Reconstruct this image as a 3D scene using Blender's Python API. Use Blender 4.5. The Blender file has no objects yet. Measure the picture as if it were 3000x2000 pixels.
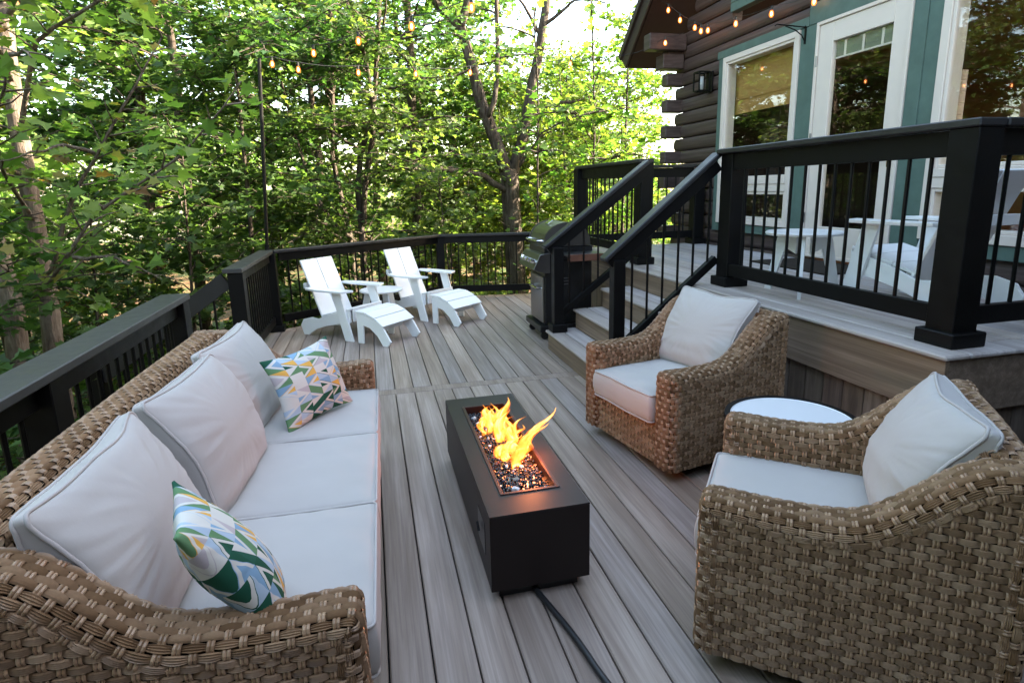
import bpy, bmesh, math, random
import numpy as np
from mathutils import Vector, Matrix, noise
R = math.radians
SC = bpy.context.scene
COL = SC.collection

# ------------------------------------------------------------------ camera
cam_d = bpy.data.cameras.new("camera")
cam = bpy.data.objects.new("camera", cam_d); COL.objects.link(cam)
XR = Vector((0.97137703, -0.07064976, 0.22679347))      # world axes seen in camera space (x right, y down, z forward)
YR = Vector((-0.23642827, -0.19516484, 0.95184682))
ZR = Vector((-0.02298564, -0.97822252, -0.20628224))
M3 = Matrix(((XR[0], -XR[1], -XR[2]), (YR[0], -YR[1], -YR[2]), (ZR[0], -ZR[1], -ZR[2])))
cam.matrix_world = Matrix.Translation((0, 0, 1.495)) @ M3.to_4x4()
cam_d.sensor_width = 36; cam_d.lens = 1707 / 3000 * 36
cam_d.shift_y = -87 / 3000
cam_d.clip_end = 400; cam_d.clip_start = 0.05
SC.camera = cam

# ------------------------------------------------------------------ light
SUN_EL, SUN_AZ = R(30), R(-3)         # azimuth measured from +X towards +Y
w = bpy.data.worlds.new("World"); SC.world = w; w.use_nodes = True
nt = w.node_tree; bg = nt.nodes["Background"]
sky = nt.nodes.new("ShaderNodeTexSky"); sky.sky_type = 'NISHITA'; sky.sun_disc = False
sky.sun_elevation = SUN_EL; sky.sun_rotation = R(90) - SUN_AZ
sky.air_density = 1.0; sky.dust_density = 1.6; sky.ozone_density = .3
tnt = nt.nodes.new("ShaderNodeMixRGB"); tnt.blend_type = 'MULTIPLY'; tnt.inputs[0].default_value = 1; tnt.inputs[2].default_value = (1, .91, .78, 1)
nt.links.new(sky.outputs[0], tnt.inputs[1]); nt.links.new(tnt.outputs[0], bg.inputs[0]); bg.inputs[1].default_value = 0.15
sd = Vector((math.cos(SUN_EL) * math.cos(SUN_AZ), math.cos(SUN_EL) * math.sin(SUN_AZ), math.sin(SUN_EL)))
sl = bpy.data.lights.new("sun", 'SUN'); sl.energy = 5.0; sl.angle = R(0.5); sl.color = (1, 0.86, 0.66)
so = bpy.data.objects.new("sun", sl); COL.objects.link(so)
so.rotation_euler = sd.to_track_quat('Z', 'Y').to_euler()
SC.view_settings.view_transform = 'Standard'; SC.view_settings.look = 'None'
SC.view_settings.exposure = 3.42; SC.view_settings.gamma = 1
SC.cycles.max_bounces = 7; SC.cycles.diffuse_bounces = 3; SC.cycles.glossy_bounces = 3
SC.cycles.transmission_bounces = 5; SC.cycles.transparent_max_bounces = 12
SC.cycles.use_denoising = True
SC.cycles.sample_clamp_indirect = 4

# ------------------------------------------------------------------ object helpers
def tag(o, label=None, cat=None, group=None, kind=None):
    for k, v in (("label", label), ("category", cat), ("group", group), ("kind", kind)):
        if v: o[k] = v
    return o
def empty(name, label=None, cat=None, loc=(0, 0, 0), rz=0, group=None, kind=None):
    o = bpy.data.objects.new(name, None); COL.objects.link(o)
    o.location = loc; o.rotation_euler = (0, 0, rz); o.empty_display_size = 0.1
    return tag(o, label, cat, group, kind)
def copy_tree(o, parent=None):
    c = o.copy(); COL.objects.link(c)
    if parent: c.parent = parent
    for ch in [x for x in bpy.data.objects if x.parent is o]:
        copy_tree(ch, c)
    return c

_CH = {}
def chamfer_topo():
    if _CH: return _CH['f']
    idx = lambda s, a: (((s[0] > 0) * 4 + (s[1] > 0) * 2 + (s[2] > 0)) * 3 + a)
    pos = {}
    h = (1, 1, 1); b = .2
    for sx in (-1, 1):
        for sy in (-1, 1):
            for sz in (-1, 1):
                s = (sx, sy, sz)
                for a in range(3):
                    pos[idx(s, a)] = np.array([s[i] * (h[i] if i == a else h[i] - b) for i in range(3)])
    F = []
    for a in range(3):
        o = [i for i in range(3) if i != a]
        for s in (-1, 1):
            q = []
            for (u, v) in ((-1, -1), (1, -1), (1, 1), (-1, 1)):
                t = [0, 0, 0]; t[a] = s; t[o[0]] = u; t[o[1]] = v; q.append(idx(t, a))
            F.append(q)
        for u in (-1, 1):
            for v in (-1, 1):
                q = []
                for (s, m) in ((-1, o[0]), (1, o[0]), (1, o[1]), (-1, o[1])):
                    t = [0, 0, 0]; t[a] = s; t[o[0]] = u; t[o[1]] = v; q.append(idx(t, m))
                F.append(q)
    for sx in (-1, 1):
        for sy in (-1, 1):
            for sz in (-1, 1):
                F.append([idx((sx, sy, sz), a) for a in range(3)])
    out = []
    for f in F:
        p = [pos[i] for i in f]; n = np.cross(p[1] - p[0], p[2] - p[0]); c = sum(p) / len(p)
        out.append(f if n.dot(c) > 0 else f[::-1])
    _CH['f'] = out
    return out

class MB:
    """collects geometry, links it as ONE mesh object"""
    def __init__(s): s.v = []; s.n = 0; s.loops = []; s.sizes = []; s.mi = []; s.uv = []
    def add(s, verts, faces, mi=0, uv=None):
        verts = np.asarray(verts, dtype=np.float32).reshape(-1, 3)
        s.v.append(verts)
        if isinstance(faces, np.ndarray):
            s.loops.append((faces + s.n).ravel()); s.sizes.append(np.full(len(faces), faces.shape[1])); nf = len(faces)
        else:
            s.loops.append(np.array([i for f in faces for i in f]) + s.n); s.sizes.append(np.array([len(f) for f in faces])); nf = len(faces)
        s.mi.append(np.full(nf, mi))
        s.uv.append(np.zeros((len(verts), 2), np.float32) if uv is None else np.asarray(uv, np.float32).reshape(-1, 2))
        s.n += len(verts); return s
    def box(s, lo, hi, b=.003, M=None, mi=0):
        lo, hi = np.minimum(lo, hi).astype(float), np.maximum(lo, hi).astype(float); c = (lo + hi) / 2; h = (hi - lo) / 2
        b = min(b, h.min() * .6); P = []
        for sx in (-1, 1):
            for sy in (-1, 1):
                for sz in (-1, 1):
                    sg = (sx, sy, sz)
                    for a in range(3):
                        P.append([sg[i] * (h[i] if i == a else h[i] - b) for i in range(3)])
        P = np.array(P) + c
        if M is not None:
            P = P @ np.array(M.to_3x3()).T + np.array(M.translation)
        return s.add(P, chamfer_topo(), mi)
    def beam(s, p0, p1, w, h, up=(0, 0, 1), b=.003, mi=0):
        p0 = Vector(p0); p1 = Vector(p1); d = p1 - p0; L = d.length; y = d.normalized()
        x = y.cross(Vector(up)).normalized(); z = x.cross(y)
        M = Matrix((x, y, z)).transposed().to_4x4(); M.translation = p0
        return s.box((-w / 2, 0, -h / 2), (w / 2, L, h / 2), b, M, mi)
    def tube(s, pts, r, n=8, mi=0, cap=True):
        pts = np.array(pts, float); m = len(pts)
        r = np.full(m, r) if np.isscalar(r) else np.array(r, float)
        t = np.gradient(pts, axis=0); t /= np.linalg.norm(t, axis=1)[:, None] + 1e-9
        ref = np.array([0, 0, 1.]) if abs(t[0][2]) < .9 else np.array([1., 0, 0])
        a0 = np.cross(t[0], ref); a0 /= np.linalg.norm(a0); A = [a0]
        for i in range(1, m):
            a = A[-1] - t[i] * A[-1].dot(t[i]); A.append(a / (np.linalg.norm(a) + 1e-9))
        A = np.array(A); B = np.cross(t, A)
        th = np.linspace(0, 2 * np.pi, n, endpoint=False)
        V = pts[:, None, :] + r[:, None, None] * (A[:, None, :] * np.cos(th)[None, :, None] + B[:, None, :] * np.sin(th)[None, :, None])
        i = np.arange(m - 1)[:, None] * n; j = np.arange(n)[None, :]; k = (j + 1) % n
        F = np.stack([i + j, i + k, i + n + k, i + n + j], -1).reshape(-1, 4)
        fs = [list(f) for f in F]
        if cap: fs += [list(range(n))[::-1], [(m - 1) * n + q for q in range(n)]]
        return s.add(V.reshape(-1, 3), fs, mi)
    def prism(s, poly, t0, t1, axis=0, mi=0, M=None):
        """polygon of 2D points extruded between t0 and t1 along axis; the other two axes in order"""
        n = len(poly); o = [i for i in range(3) if i != axis]; P = np.zeros((2 * n, 3))
        for i, (u, v) in enumerate(poly):
            for k, t in enumerate((t0, t1)):
                P[i + k * n, axis] = t; P[i + k * n, o[0]] = u; P[i + k * n, o[1]] = v
        if M is not None: P = P @ np.array(M.to_3x3()).T + np.array(M.translation)
        F = [list(range(n)), list(range(n, 2 * n))[::-1]] + [[i, i + n, (i + 1) % n + n, (i + 1) % n] for i in range(n)]
        return s.add(P, F, mi)
    def lathe(s, prof, n=32, c=(0, 0), mi=0):
        prof = np.array(prof, float); m = len(prof); th = np.linspace(0, 2 * np.pi, n, endpoint=False)
        V = np.stack([c[0] + prof[:, 0:1] * np.cos(th), c[1] + prof[:, 0:1] * np.sin(th), np.repeat(prof[:, 1:2], n, 1)], -1)
        i = np.arange(m - 1)[:, None] * n; j = np.arange(n)[None, :]; k = (j + 1) % n
        F = np.stack([i + j, i + k, i + n + k, i + n + j], -1).reshape(-1, 4)
        return s.add(V.reshape(-1, 3), F, mi)
    def build(s, name, mats, parent=None, smooth=False, fix=False, bevel=0):
        me = bpy.data.meshes.new(name); V = np.concatenate(s.v); L = np.concatenate(s.loops).astype(np.int32)
        Z = np.concatenate(s.sizes).astype(np.int32)
        me.vertices.add(len(V)); me.vertices.foreach_set("co", V.ravel())
        me.loops.add(len(L)); me.loops.foreach_set("vertex_index", L)
        me.polygons.add(len(Z)); me.polygons.foreach_set("loop_start", np.concatenate([[0], np.cumsum(Z)[:-1]]).astype(np.int32))
        me.polygons.foreach_set("loop_total", Z)
        me.polygons.foreach_set("material_index", np.concatenate(s.mi).astype(np.int32))
        me.update(calc_edges=True)
        UV = np.concatenate(s.uv)
        if UV.any():
            ul = me.uv_layers.new(name="UVMap"); ul.data.foreach_set("uv", UV[L].ravel())
        me.polygons.foreach_set("use_smooth", np.full(len(Z), bool(smooth)))
        if fix:
            bm = bmesh.new(); bm.from_mesh(me); bmesh.ops.recalc_face_normals(bm, faces=bm.faces[:]); bm.to_mesh(me); bm.free()
        for m in (mats if isinstance(mats, (list, tuple)) else [mats]): me.materials.append(m)
        o = bpy.data.objects.new(name, me); COL.objects.link(o)
        if parent: o.parent = parent
        if bevel:
            bv = o.modifiers.new("bevel", 'BEVEL'); bv.width = bevel; bv.segments = 2; bv.limit_method = 'ANGLE'; bv.angle_limit = R(40)
        return o

# ------------------------------------------------------------------ materials
class NB:
    def __init__(s, name):
        s.m = bpy.data.materials.new(name); s.m.use_nodes = True; s.t = s.m.node_tree
        s.b = s.t.nodes["Principled BSDF"]; s.out = s.t.nodes["Material Output"]
    def n(s, typ, **kw):
        x = s.t.nodes.new("ShaderNode" + typ)
        for k, v in kw.items(): setattr(x, k, v)
        return x
    def l(s, a, b): s.t.links.new(a, b)
    def math(s, op, a, b=None, c=None):
        x = s.n("Math", operation=op)
        for i, v in enumerate((a, b, c)):
            if v is None: continue
            if hasattr(v, "links"): s.l(v, x.inputs[i])
            else: x.inputs[i].default_value = v
        return x.outputs[0]
    def coord(s, kind="Object", scale=(1, 1, 1), loc=None):
        tc = s.n("TexCoord"); mp = s.n("Mapping"); mp.inputs["Scale"].default_value = scale
        s.l(tc.outputs[kind], mp.inputs[0])
        if loc is not None: s.l(loc, mp.inputs["Location"])
        return mp.outputs[0]
    def noise(s, vec, scale=5, detail=4, rough=.55, dist=0):
        x = s.n("TexNoise"); x.inputs["Scale"].default_value = scale; x.inputs["Detail"].default_value = detail
        x.inputs["Roughness"].default_value = rough; x.inputs["Distortion"].default_value = dist
        if vec is not None: s.l(vec, x.inputs["Vector"])
        return x.outputs["Fac"]
    def ramp(s, fac, stops, interp='LINEAR'):
        x = s.n("ValToRGB"); x.color_ramp.interpolation = interp; e = x.color_ramp.elements
        while len(e) < len(stops): e.new(.5)
        for i, (p, c) in enumerate(stops):
            e[i].position = p; e[i].color = (c[0], c[1], c[2], 1)
        if fac is not None: s.l(fac, x.inputs[0])
        return x.outputs[0]
    def mix(s, fac, a, b, mode='MIX'):
        x = s.n("MixRGB", blend_type=mode)
        for i, v in enumerate((fac, a, b)):
            if hasattr(v, "links"): s.l(v, x.inputs[i])
            elif i == 0: x.inputs[0].default_value = v
            else: x.inputs[i].default_value = (v[0], v[1], v[2], 1)
        return x.outputs[0]
    def bump(s, h, strength=.3, dist=.01):
        x = s.n("Bump"); x.inputs["Strength"].default_value = strength; x.inputs["Distance"].default_value = dist
        s.l(h, x.inputs["Height"]); s.l(x.outputs[0], s.b.inputs["Normal"]); return x
    def set(s, col=None, rough=None, spec=None, metal=None):
        if col is not None:
            if hasattr(col, "links"): s.l(col, s.b.inputs["Base Color"])
            else: s.b.inputs["Base Color"].default_value = (*col, 1)
        if rough is not None:
            if hasattr(rough, "links"): s.l(rough, s.b.inputs["Roughness"])
            else: s.b.inputs["Roughness"].default_value = rough
        if spec is not None: s.b.inputs["Specular IOR Level"].default_value = spec
        if metal is not None: s.b.inputs["Metallic"].default_value = metal
        return s.m
def gi(s):      # random per island
    g = s.n("NewGeometry"); return g.outputs["Random Per Island"]

def mat_board(name, cols, scale=(14, .9, 14), vary=.25, rough=.55, streak=(.42, .62)):
    s = NB(name); r = gi(s)
    off = s.n("CombineXYZ"); s.l(s.math('MULTIPLY', r, 37.), off.inputs[1]); s.l(s.math('MULTIPLY', r, 11.), off.inputs[0])
    v = s.coord("Object", scale, off.outputs[0])
    a = s.noise(v, 1.0, 6, .62, .35); b = s.noise(s.coord("Object", (scale[0] * 6, scale[1] * 1.5, scale[2] * 6), off.outputs[0]), 1., 4, .6)
    c = s.noise(s.coord("Object", (1.3, .5, 1.3), off.outputs[0]), 1.2, 3, .5)
    base = s.ramp(a, [(.34, cols[0]), (.5, cols[1]), (.64, cols[2])])
    base = s.mix(s.math('MULTIPLY', s.ramp(b, [(streak[0], (0, 0, 0)), (streak[1], (1, 1, 1))]), .38), base, cols[3])
    base = s.mix(s.math('MULTIPLY', c, .35), base, cols[4])
    hs = s.n("HueSaturation"); s.l(base, hs.inputs["Color"])
    s.l(s.math('ADD', s.math('MULTIPLY', r, vary), 1 - vary / 2), hs.inputs["Value"])
    wn = s.n("TexWhiteNoise", noise_dimensions='1D'); s.l(s.math('MULTIPLY', r, 91.7), wn.inputs['W'])
    tint = s.mix(wn.outputs['Value'], (1.05, .985, .91), (.95, .97, 1.03)); fin = s.mix(1.0, hs.outputs[0], tint, 'MULTIPLY')
    s.bump(b, .25, .0015)
    return s.set(fin, s.math('ADD', s.math('MULTIPLY', a, .25), rough - .12), .45)
M_DECK = mat_board("composite_deck_board", [(.205, .150, .112), (.285, .226, .184), (.38, .315, .268), (.10, .068, .05), (.305, .262, .24)], vary=.3, rough=.62)
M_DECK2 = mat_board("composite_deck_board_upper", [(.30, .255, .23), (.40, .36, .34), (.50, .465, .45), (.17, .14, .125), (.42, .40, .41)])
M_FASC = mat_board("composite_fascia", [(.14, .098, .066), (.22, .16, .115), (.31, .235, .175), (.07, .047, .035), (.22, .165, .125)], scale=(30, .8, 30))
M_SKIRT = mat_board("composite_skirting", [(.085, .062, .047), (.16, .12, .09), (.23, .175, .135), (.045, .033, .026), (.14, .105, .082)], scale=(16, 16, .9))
def mat_black(name, col=(.0028, .0027, .0028), rough=.42):
    s = NB(name); v = s.coord("Object", (9, 9, 9)); a = s.noise(v, 1.5, 5, .6); b = s.noise(s.coord("Object", (40, 6, 40)), 1.5, 4)
    c = s.mix(s.math('MULTIPLY', a, .7), col, (col[0] * 2.2, col[1] * 2.1, col[2] * 2))
    s.bump(b, .25, .002)
    return s.set(c, s.math('ADD', s.math('MULTIPLY', a, .3), rough - .1), .17)
M_BLACK = mat_black("black_stained_wood")
M_CAP = mat_black("black_painted_cap", (.011, .011, .012), .38)
M_CAP.node_tree.nodes["Principled BSDF"].inputs["Specular IOR Level"].default_value = .5
M_CAPSKY = mat_black("black_cap_sky_sheen", (.026, .026, .027), .42)  # black cap with the sky's grey reflection put into a lighter base colour
M_CAPSKY.node_tree.nodes["Principled BSDF"].inputs["Specular IOR Level"].default_value = .55
M_BAL = mat_black("black_metal", (.003, .003, .003), .4)
def simple(name, col, rough=.5, spec=.5, metal=0, nz=.0, bump=0, bs=60):
    s = NB(name)
    if nz:
        a = s.noise(s.coord("Object"), 7, 5, .6); c = s.mix(a, [x * (1 - nz) for x in col], [min(1, x * (1 + nz)) for x in col])
    else: c = col
    if bump: s.bump(s.noise(s.coord("Object"), bs, 4), bump, .002)
    return s.set(c, rough, spec, metal)
M_PITBLK = simple("dark_steel_powder_coat", (.016, .0105, .0095), .45, .25, 0, .15, .1, 200)
M_STEEL = simple("stainless_steel", (.25, .25, .25), .3, .5, 1, .12)
M_CHROME = simple("chrome", (.8, .8, .8), .12, .5, 1)
M_GRILLBLK = simple("grill_enamel", (.012, .012, .013), .3, .5, 0, .2)
M_WHITE = simple("white_recycled_plastic", (.78, .79, .80), .42, .4, 0, .02)
M_TRIMW = simple("cream_window_frame", (.62, .54, .48), .5, .4, 0, .05, .05)
M_GREEN = simple("green_painted_trim", (.080, .128, .110), .55, .3, 0, .3, .12)
M_RUB = simple("black_rubber", (.012, .012, .013), .45)
M_MAT = simple("dark_coir_doormat", (.03, .024, .02), .9, .1, 0, .4, .6, 300)
M_MARBLE = simple("white_table_glass", (.74, .75, .77), .22, .5, 0, .03)
M_COPPER = simple("brown_shelf_edge", (.13, .055, .034), .4, .5, 0, .3)
M_WIRE = simple("black_wire", (.01, .01, .01), .5)
M_BRASS = simple("brass", (.5, .34, .12), .25, .5, 1)
M_BAMBOO = None

def mat_wicker():
    s = NB("woven_resin_wicker"); r = gi(s)
    c = s.ramp(r, [(0, (.22, .123, .060)), (.3, (.30, .178, .092)), (.6, (.39, .24, .135)), (1, (.48, .32, .195))])
    a = s.noise(s.coord("Object", (60, 60, 60)), 2, 4, .6)
    c = s.mix(s.math('MULTIPLY', a, .5), c, (.075, .05, .034))
    return s.set(c, .36, .5)
M_WICK = mat_wicker()
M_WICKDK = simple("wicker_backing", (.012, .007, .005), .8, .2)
def mat_wick2():
    s = NB("woven_resin_wicker_upright"); r = gi(s); c = s.ramp(r, [(0, (.22, .13, .07)), (1, (.40, .26, .16))]); return s.set(c, .34, .5)
M_WICK2 = mat_wick2()
def mat_fabric(name, c0, c1):
    s = NB(name); a = s.noise(s.coord("Object"), 5, 4, .55); tc = s.coord("Object", (1, 1, 1))
    w1 = s.noise(tc, 420, 2, .6); w2 = s.noise(tc, 26, 4, .6)
    c = s.mix(a, c0, c1); s.bump(s.math('ADD', s.math('MULTIPLY', w1, .12), w2), .22, .004)
    s.b.inputs["Sheen Weight"].default_value = .15
    return s.set(c, .9, .15)
M_CUSH = mat_fabric("natural_cushion_canvas", (.41, .382, .36), (.46, .434, .412))
M_PIPE = mat_fabric("cushion_piping", (.40, .375, .36), (.46, .43, .41))

def mat_pillow():
    s = NB("geometric_print_fabric"); tc = s.n("TexCoord"); sp = s.n("SeparateXYZ"); s.l(tc.outputs["UV"], sp.inputs[0])
    U = s.math('MULTIPLY', sp.outputs[0], 6.0); Vv = s.math('MULTIPLY', sp.outputs[1], 5.0)
    ci = s.math('FLOOR', U); fu = s.math('FRACT', U)
    odd = s.math('MODULO', ci, 2.); Vs = s.math('ADD', Vv, s.math('MULTIPLY', odd, .5))
    ri = s.math('FLOOR', Vs); fv = s.math('FRACT', Vs)
    # isosceles triangles pointing left or right in each column
    k = s.math('ABSOLUTE', s.math('SUBTRACT', s.math('MULTIPLY', fv, 2.), 1.))
    flip = s.math('MODULO', s.math('ADD', ri, ci), 2.)
    fu2 = s.math('ABSOLUTE', s.math('SUBTRACT', fu, flip))
    tri = s.math('LESS_THAN', fu2, k); half = s.math('LESS_THAN', fv, .5)
    d = s.math('SUBTRACT', fu2, k)
    stripe = s.math('LESS_THAN', s.math('ABSOLUTE', s.math('SUBTRACT', d, .22)), .16)
    idx = s.math('ADD', s.math('MULTIPLY', tri, 3.1), s.math('MULTIPLY', half, 5.7))
    cb = s.n("CombineXYZ"); s.l(ci, cb.inputs[0]); s.l(ri, cb.inputs[1]); s.l(idx, cb.inputs[2])
    cb2 = s.n("VectorMath"); cb2.inputs[1].default_value = (3.1, 7.3, 1.7); s.l(cb.outputs[0], cb2.inputs[0]); wn = s.n("TexWhiteNoise"); s.l(cb2.outputs[0], wn.inputs["Vector"])
    W = (.62, .60, .55)
    pal = [(0, (.015, .085, .05)), (.15, (.22, .36, .50)), (.3, W), (.42, (.70, .40, .09)), (.53, (.12, .24, .115)), (.66, (.47, .42, .43)), (.8, (.40, .50, .60)), (.92, (.02, .10, .065))]
    c = s.ramp(wn.outputs["Value"], pal, 'CONSTANT')
    c = s.mix(stripe, c, W)
    s.bump(s.noise(s.coord("Object"), 350, 2), .15, .002)
    return s.set(c, .85, .2)
M_PILLOW = mat_pillow()

def mat_log():
    s = NB("dark_brown_log"); v = s.coord("Object", (5, .6, 30)); a = s.noise(v, 1.2, 6, .65, .3); b = s.noise(s.coord("Object", (20, 4, 90)), 1., 4)
    c = s.ramp(a, [(.3, (.036, .023, .020)), (.5, (.066, .045, .040)), (.7, (.105, .075, .067))])
    c = s.mix(s.math('MULTIPLY', b, .4), c, (.04, .026, .022)); s.bump(b, .5, .006)
    return s.set(c, .55, .35)
M_LOG = mat_log()
M_ROOFBR = simple("dark_brown_fascia", (.032, .02, .017), .55, .35, 0, .3, .2)
M_SOFFIT = simple("dark_soffit_boards", (.022, .011, .009), .6, .3, 0, .3, .2)
M_SHINGLE = simple("roof_shingles", (.05, .045, .04), .9, .2, 0, .3, .4)

def mat_bark(name, c0, c1, c2, sc=1.):
    s = NB(name); v = s.coord("Object", (14 * sc, 14 * sc, 2.2 * sc)); a = s.noise(v, 1.6, 6, .65, .4); b = s.noise(s.coord("Object"), 2.2, 4, .6)
    c = s.ramp(a, [(.32, c0), (.5, c1), (.7, c2)]); c = s.mix(s.ramp(b, [(.55, (0, 0, 0)), (.72, (1, 1, 1))]), c, c2)
    s.bump(a, .9, .03); return s.set(c, .9, .2)
M_BARK = mat_bark("brown_bark", (.022, .016, .012), (.06, .046, .036), (.12, .10, .082))
M_BARKL = mat_bark("pale_bark", (.06, .045, .035), (.13, .10, .08), (.24, .20, .165), 1.3)

def mat_leaf(name, ramp, trans=.5, tcol=1.9, rough=.45):
    s = NB(name); r = gi(s); oi = s.n("ObjectInfo")
    c = s.ramp(r, ramp)
    hs = s.n("HueSaturation"); s.l(c, hs.inputs["Color"])
    s.l(s.math('ADD', s.math('MULTIPLY', oi.outputs["Random"], .035), .4825), hs.inputs["Hue"])
    s.l(s.math('ADD', s.math('MULTIPLY', oi.outputs["Random"], .3), .85), hs.inputs["Value"])
    s.set(hs.outputs[0], rough, .35)
    tr = s.n("BsdfTranslucent"); mc = s.mix(1.0, hs.outputs[0], (tcol * .92, tcol, tcol * .5), 'MULTIPLY'); s.l(mc, tr.inputs[0])
    mx = s.n("MixShader"); mx.inputs[0].default_value = trans; s.l(s.b.outputs[0], mx.inputs[1]); s.l(tr.outputs[0], mx.inputs[2])
    s.l(mx.outputs[0], s.out.inputs[0]); return s.m
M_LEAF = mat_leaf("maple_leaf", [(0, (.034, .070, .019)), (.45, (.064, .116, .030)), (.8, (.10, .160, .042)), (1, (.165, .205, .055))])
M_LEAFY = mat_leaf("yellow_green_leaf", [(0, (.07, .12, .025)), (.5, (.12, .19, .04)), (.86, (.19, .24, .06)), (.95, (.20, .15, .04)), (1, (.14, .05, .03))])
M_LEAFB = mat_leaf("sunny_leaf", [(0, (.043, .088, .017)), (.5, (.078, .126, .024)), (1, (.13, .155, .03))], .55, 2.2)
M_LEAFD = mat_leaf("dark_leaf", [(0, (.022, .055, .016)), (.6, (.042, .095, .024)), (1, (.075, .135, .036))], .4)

def mat_ground():
    s = NB("leaf_litter"); v = s.coord("Object"); a = s.noise(v, 1.1, 5, .6); vo = s.n("TexVoronoi"); vo.inputs["Scale"].default_value = 14; s.l(v, vo.inputs["Vector"])
    c1 = s.ramp(vo.outputs["Color"], [(.1, (.05, .03, .018)), (.45, (.13, .065, .035)), (.8, (.19, .11, .06))])
    c = s.mix(s.ramp(a, [(.42, (0, 0, 0)), (.6, (1, 1, 1))]), c1, (.04, .065, .02))
    s.bump(vo.outputs["Distance"], .8, .04); return s.set(c, .95, .1)
M_GROUND = mat_ground()

def mat_glass():
    s = NB("window_glass"); tr = s.n("BsdfTransparent"); tr.inputs[0].default_value = (.97, .98, .97, 1)
    gl = s.n("BsdfGlossy"); gl.inputs["Roughness"].default_value = .015; gl.inputs[0].default_value = (.95, .97, 1, 1)
    fr = s.n("Fresnel"); g_ = s.n("NewGeometry"); s.l(s.math('SUBTRACT', 1.5, s.math('MULTIPLY', g_.outputs['Backfacing'], 1.5 - 1 / 1.5)), fr.inputs[0]); mx = s.n("MixShader")
    s.l(s.math('MINIMUM', s.math('ADD', s.math('MULTIPLY', fr.outputs[0], .9), .0), 1.), mx.inputs[0]); s.l(tr.outputs[0], mx.inputs[1]); s.l(gl.outputs[0], mx.inputs[2])
    s.l(mx.outputs[0], s.out.inputs[0]); return s.m
M_GLASS = mat_glass()
def mat_emit(name, col, strength):
    s = NB(name); s.set((0, 0, 0), .5); s.b.inputs["Emission Color"].default_value = (*col, 1); s.b.inputs["Emission Strength"].default_value = strength; return s.m
M_FIL = mat_emit("lit_filament", (1, .42, .14), 10)
def mat_bulb():
    s = NB("lit_amber_bulb_glass"); tr = s.n("BsdfTransparent"); em = s.n("Emission"); em.inputs[0].default_value = (1, .2, .035, 1); em.inputs[1].default_value = .38
    lw = s.n("LayerWeight"); lw.inputs[0].default_value = .35; mx = s.n("MixShader"); s.l(s.math('SUBTRACT', .75, s.math('MULTIPLY', lw.outputs["Facing"], .6)), mx.inputs[0])
    s.l(tr.outputs[0], mx.inputs[1]); s.l(em.outputs[0], mx.inputs[2]); s.l(mx.outputs[0], s.out.inputs[0]); return s.m
M_BULB = mat_bulb()
def mat_flame():
    s = NB("flame"); tc = s.n("TexCoord"); sp = s.n("SeparateXYZ"); s.l(tc.outputs["Generated"], sp.inputs[0])
    nz = s.noise(s.coord("Object", (1, 1, .6)), 26, 3, .6)
    lw = s.n("LayerWeight"); lw.inputs[0].default_value = .5
    core = s.math('SUBTRACT', 1.15, lw.outputs["Facing"]); core = s.math('POWER', s.math('MAXIMUM', s.math('SUBTRACT', core, .12), 0.), 2.1)
    col = s.ramp(s.math('ADD', s.math('MULTIPLY', core, .75), s.math('MULTIPLY', nz, .35)), [(.15, (1, .07, .004)), (.45, (1, .19, .014)), (.8, (1, .38, .05)), (1, (1, .70, .22))])
    em = s.n("Emission"); s.l(col, em.inputs[0]); em.inputs[1].default_value = .30
    tr = s.n("BsdfTransparent"); mx = s.n("MixShader")
    top = s.math('SUBTRACT', 1.25, s.math('MULTIPLY', sp.outputs[2], .6))
    fac = s.math('MULTIPLY', s.math('MULTIPLY', core, top), s.math('SUBTRACT', s.math('MULTIPLY', nz, 2.6), .45)); cl = s.n("Clamp"); s.l(fac, cl.inputs[0])
    s.l(cl.outputs[0], mx.inputs[0]); s.l(tr.outputs[0], mx.inputs[1]); s.l(em.outputs[0], mx.inputs[2]); s.l(mx.outputs[0], s.out.inputs[0]); return s.m
M_FLAME = mat_flame()
def mat_stones():
    s = NB("fire_glass"); r = gi(s)
    c = s.ramp(r, [(0, (.012, .012, .015)), (.5, (.03, .02, .015)), (.72, (.13, .05, .025)), (.86, (.045, .055, .08)), (.96, (.18, .18, .2)), (.985, (.7, .75, .8))], 'CONSTANT')
    return s.set(c, .12, .8)
M_STONES = mat_stones()
#MARK_STRUCT
def norm(a): return a / (np.linalg.norm(a, axis=-1, keepdims=True) + 1e-9)
# ================================================================== SETTING
ZU = .735                                   # upper deck height
def far_edge(x):                            # far edge of the lower deck (angled bay)
    return 6.62 + (x + 1.3) * .757 if x < .9 else 8.285 - (x - .9) * .2
rnd = random.Random(3)
# lower deck: boards run away from the camera
mb = MB(); x = -1.31; x0s = []
while x < 2.45: x0s.append(x); x += .1415
def board(mb, x, y0, y1a, y1b, z=0, th=.025, wd=.1355):
    b = .004; xa, xb = x, x + wd
    V = [(xa, y0, z - th), (xb, y0, z - th), (xb, y1b, z - th), (xa, y1a, z - th),
         (xa, y0, z - b), (xb, y0, z - b), (xb, y1b, z - b), (xa, y1a, z - b),
         (xa + b, y0 + b, z), (xb - b, y0 + b, z), (xb - b, y1b - b, z), (xa + b, y1a - b, z)]
    mb.add(V, [(3, 2, 1, 0), (0, 1, 5, 4), (1, 2, 6, 5), (2, 3, 7, 6), (3, 0, 4, 7), (4, 5, 9, 8), (5, 6, 10, 9), (6, 7, 11, 10), (7, 4, 8, 11), (8, 9, 10, 11)])
OFF = -.04 - .1415 * 9                      # a gap falls at x=-0.04
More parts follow.
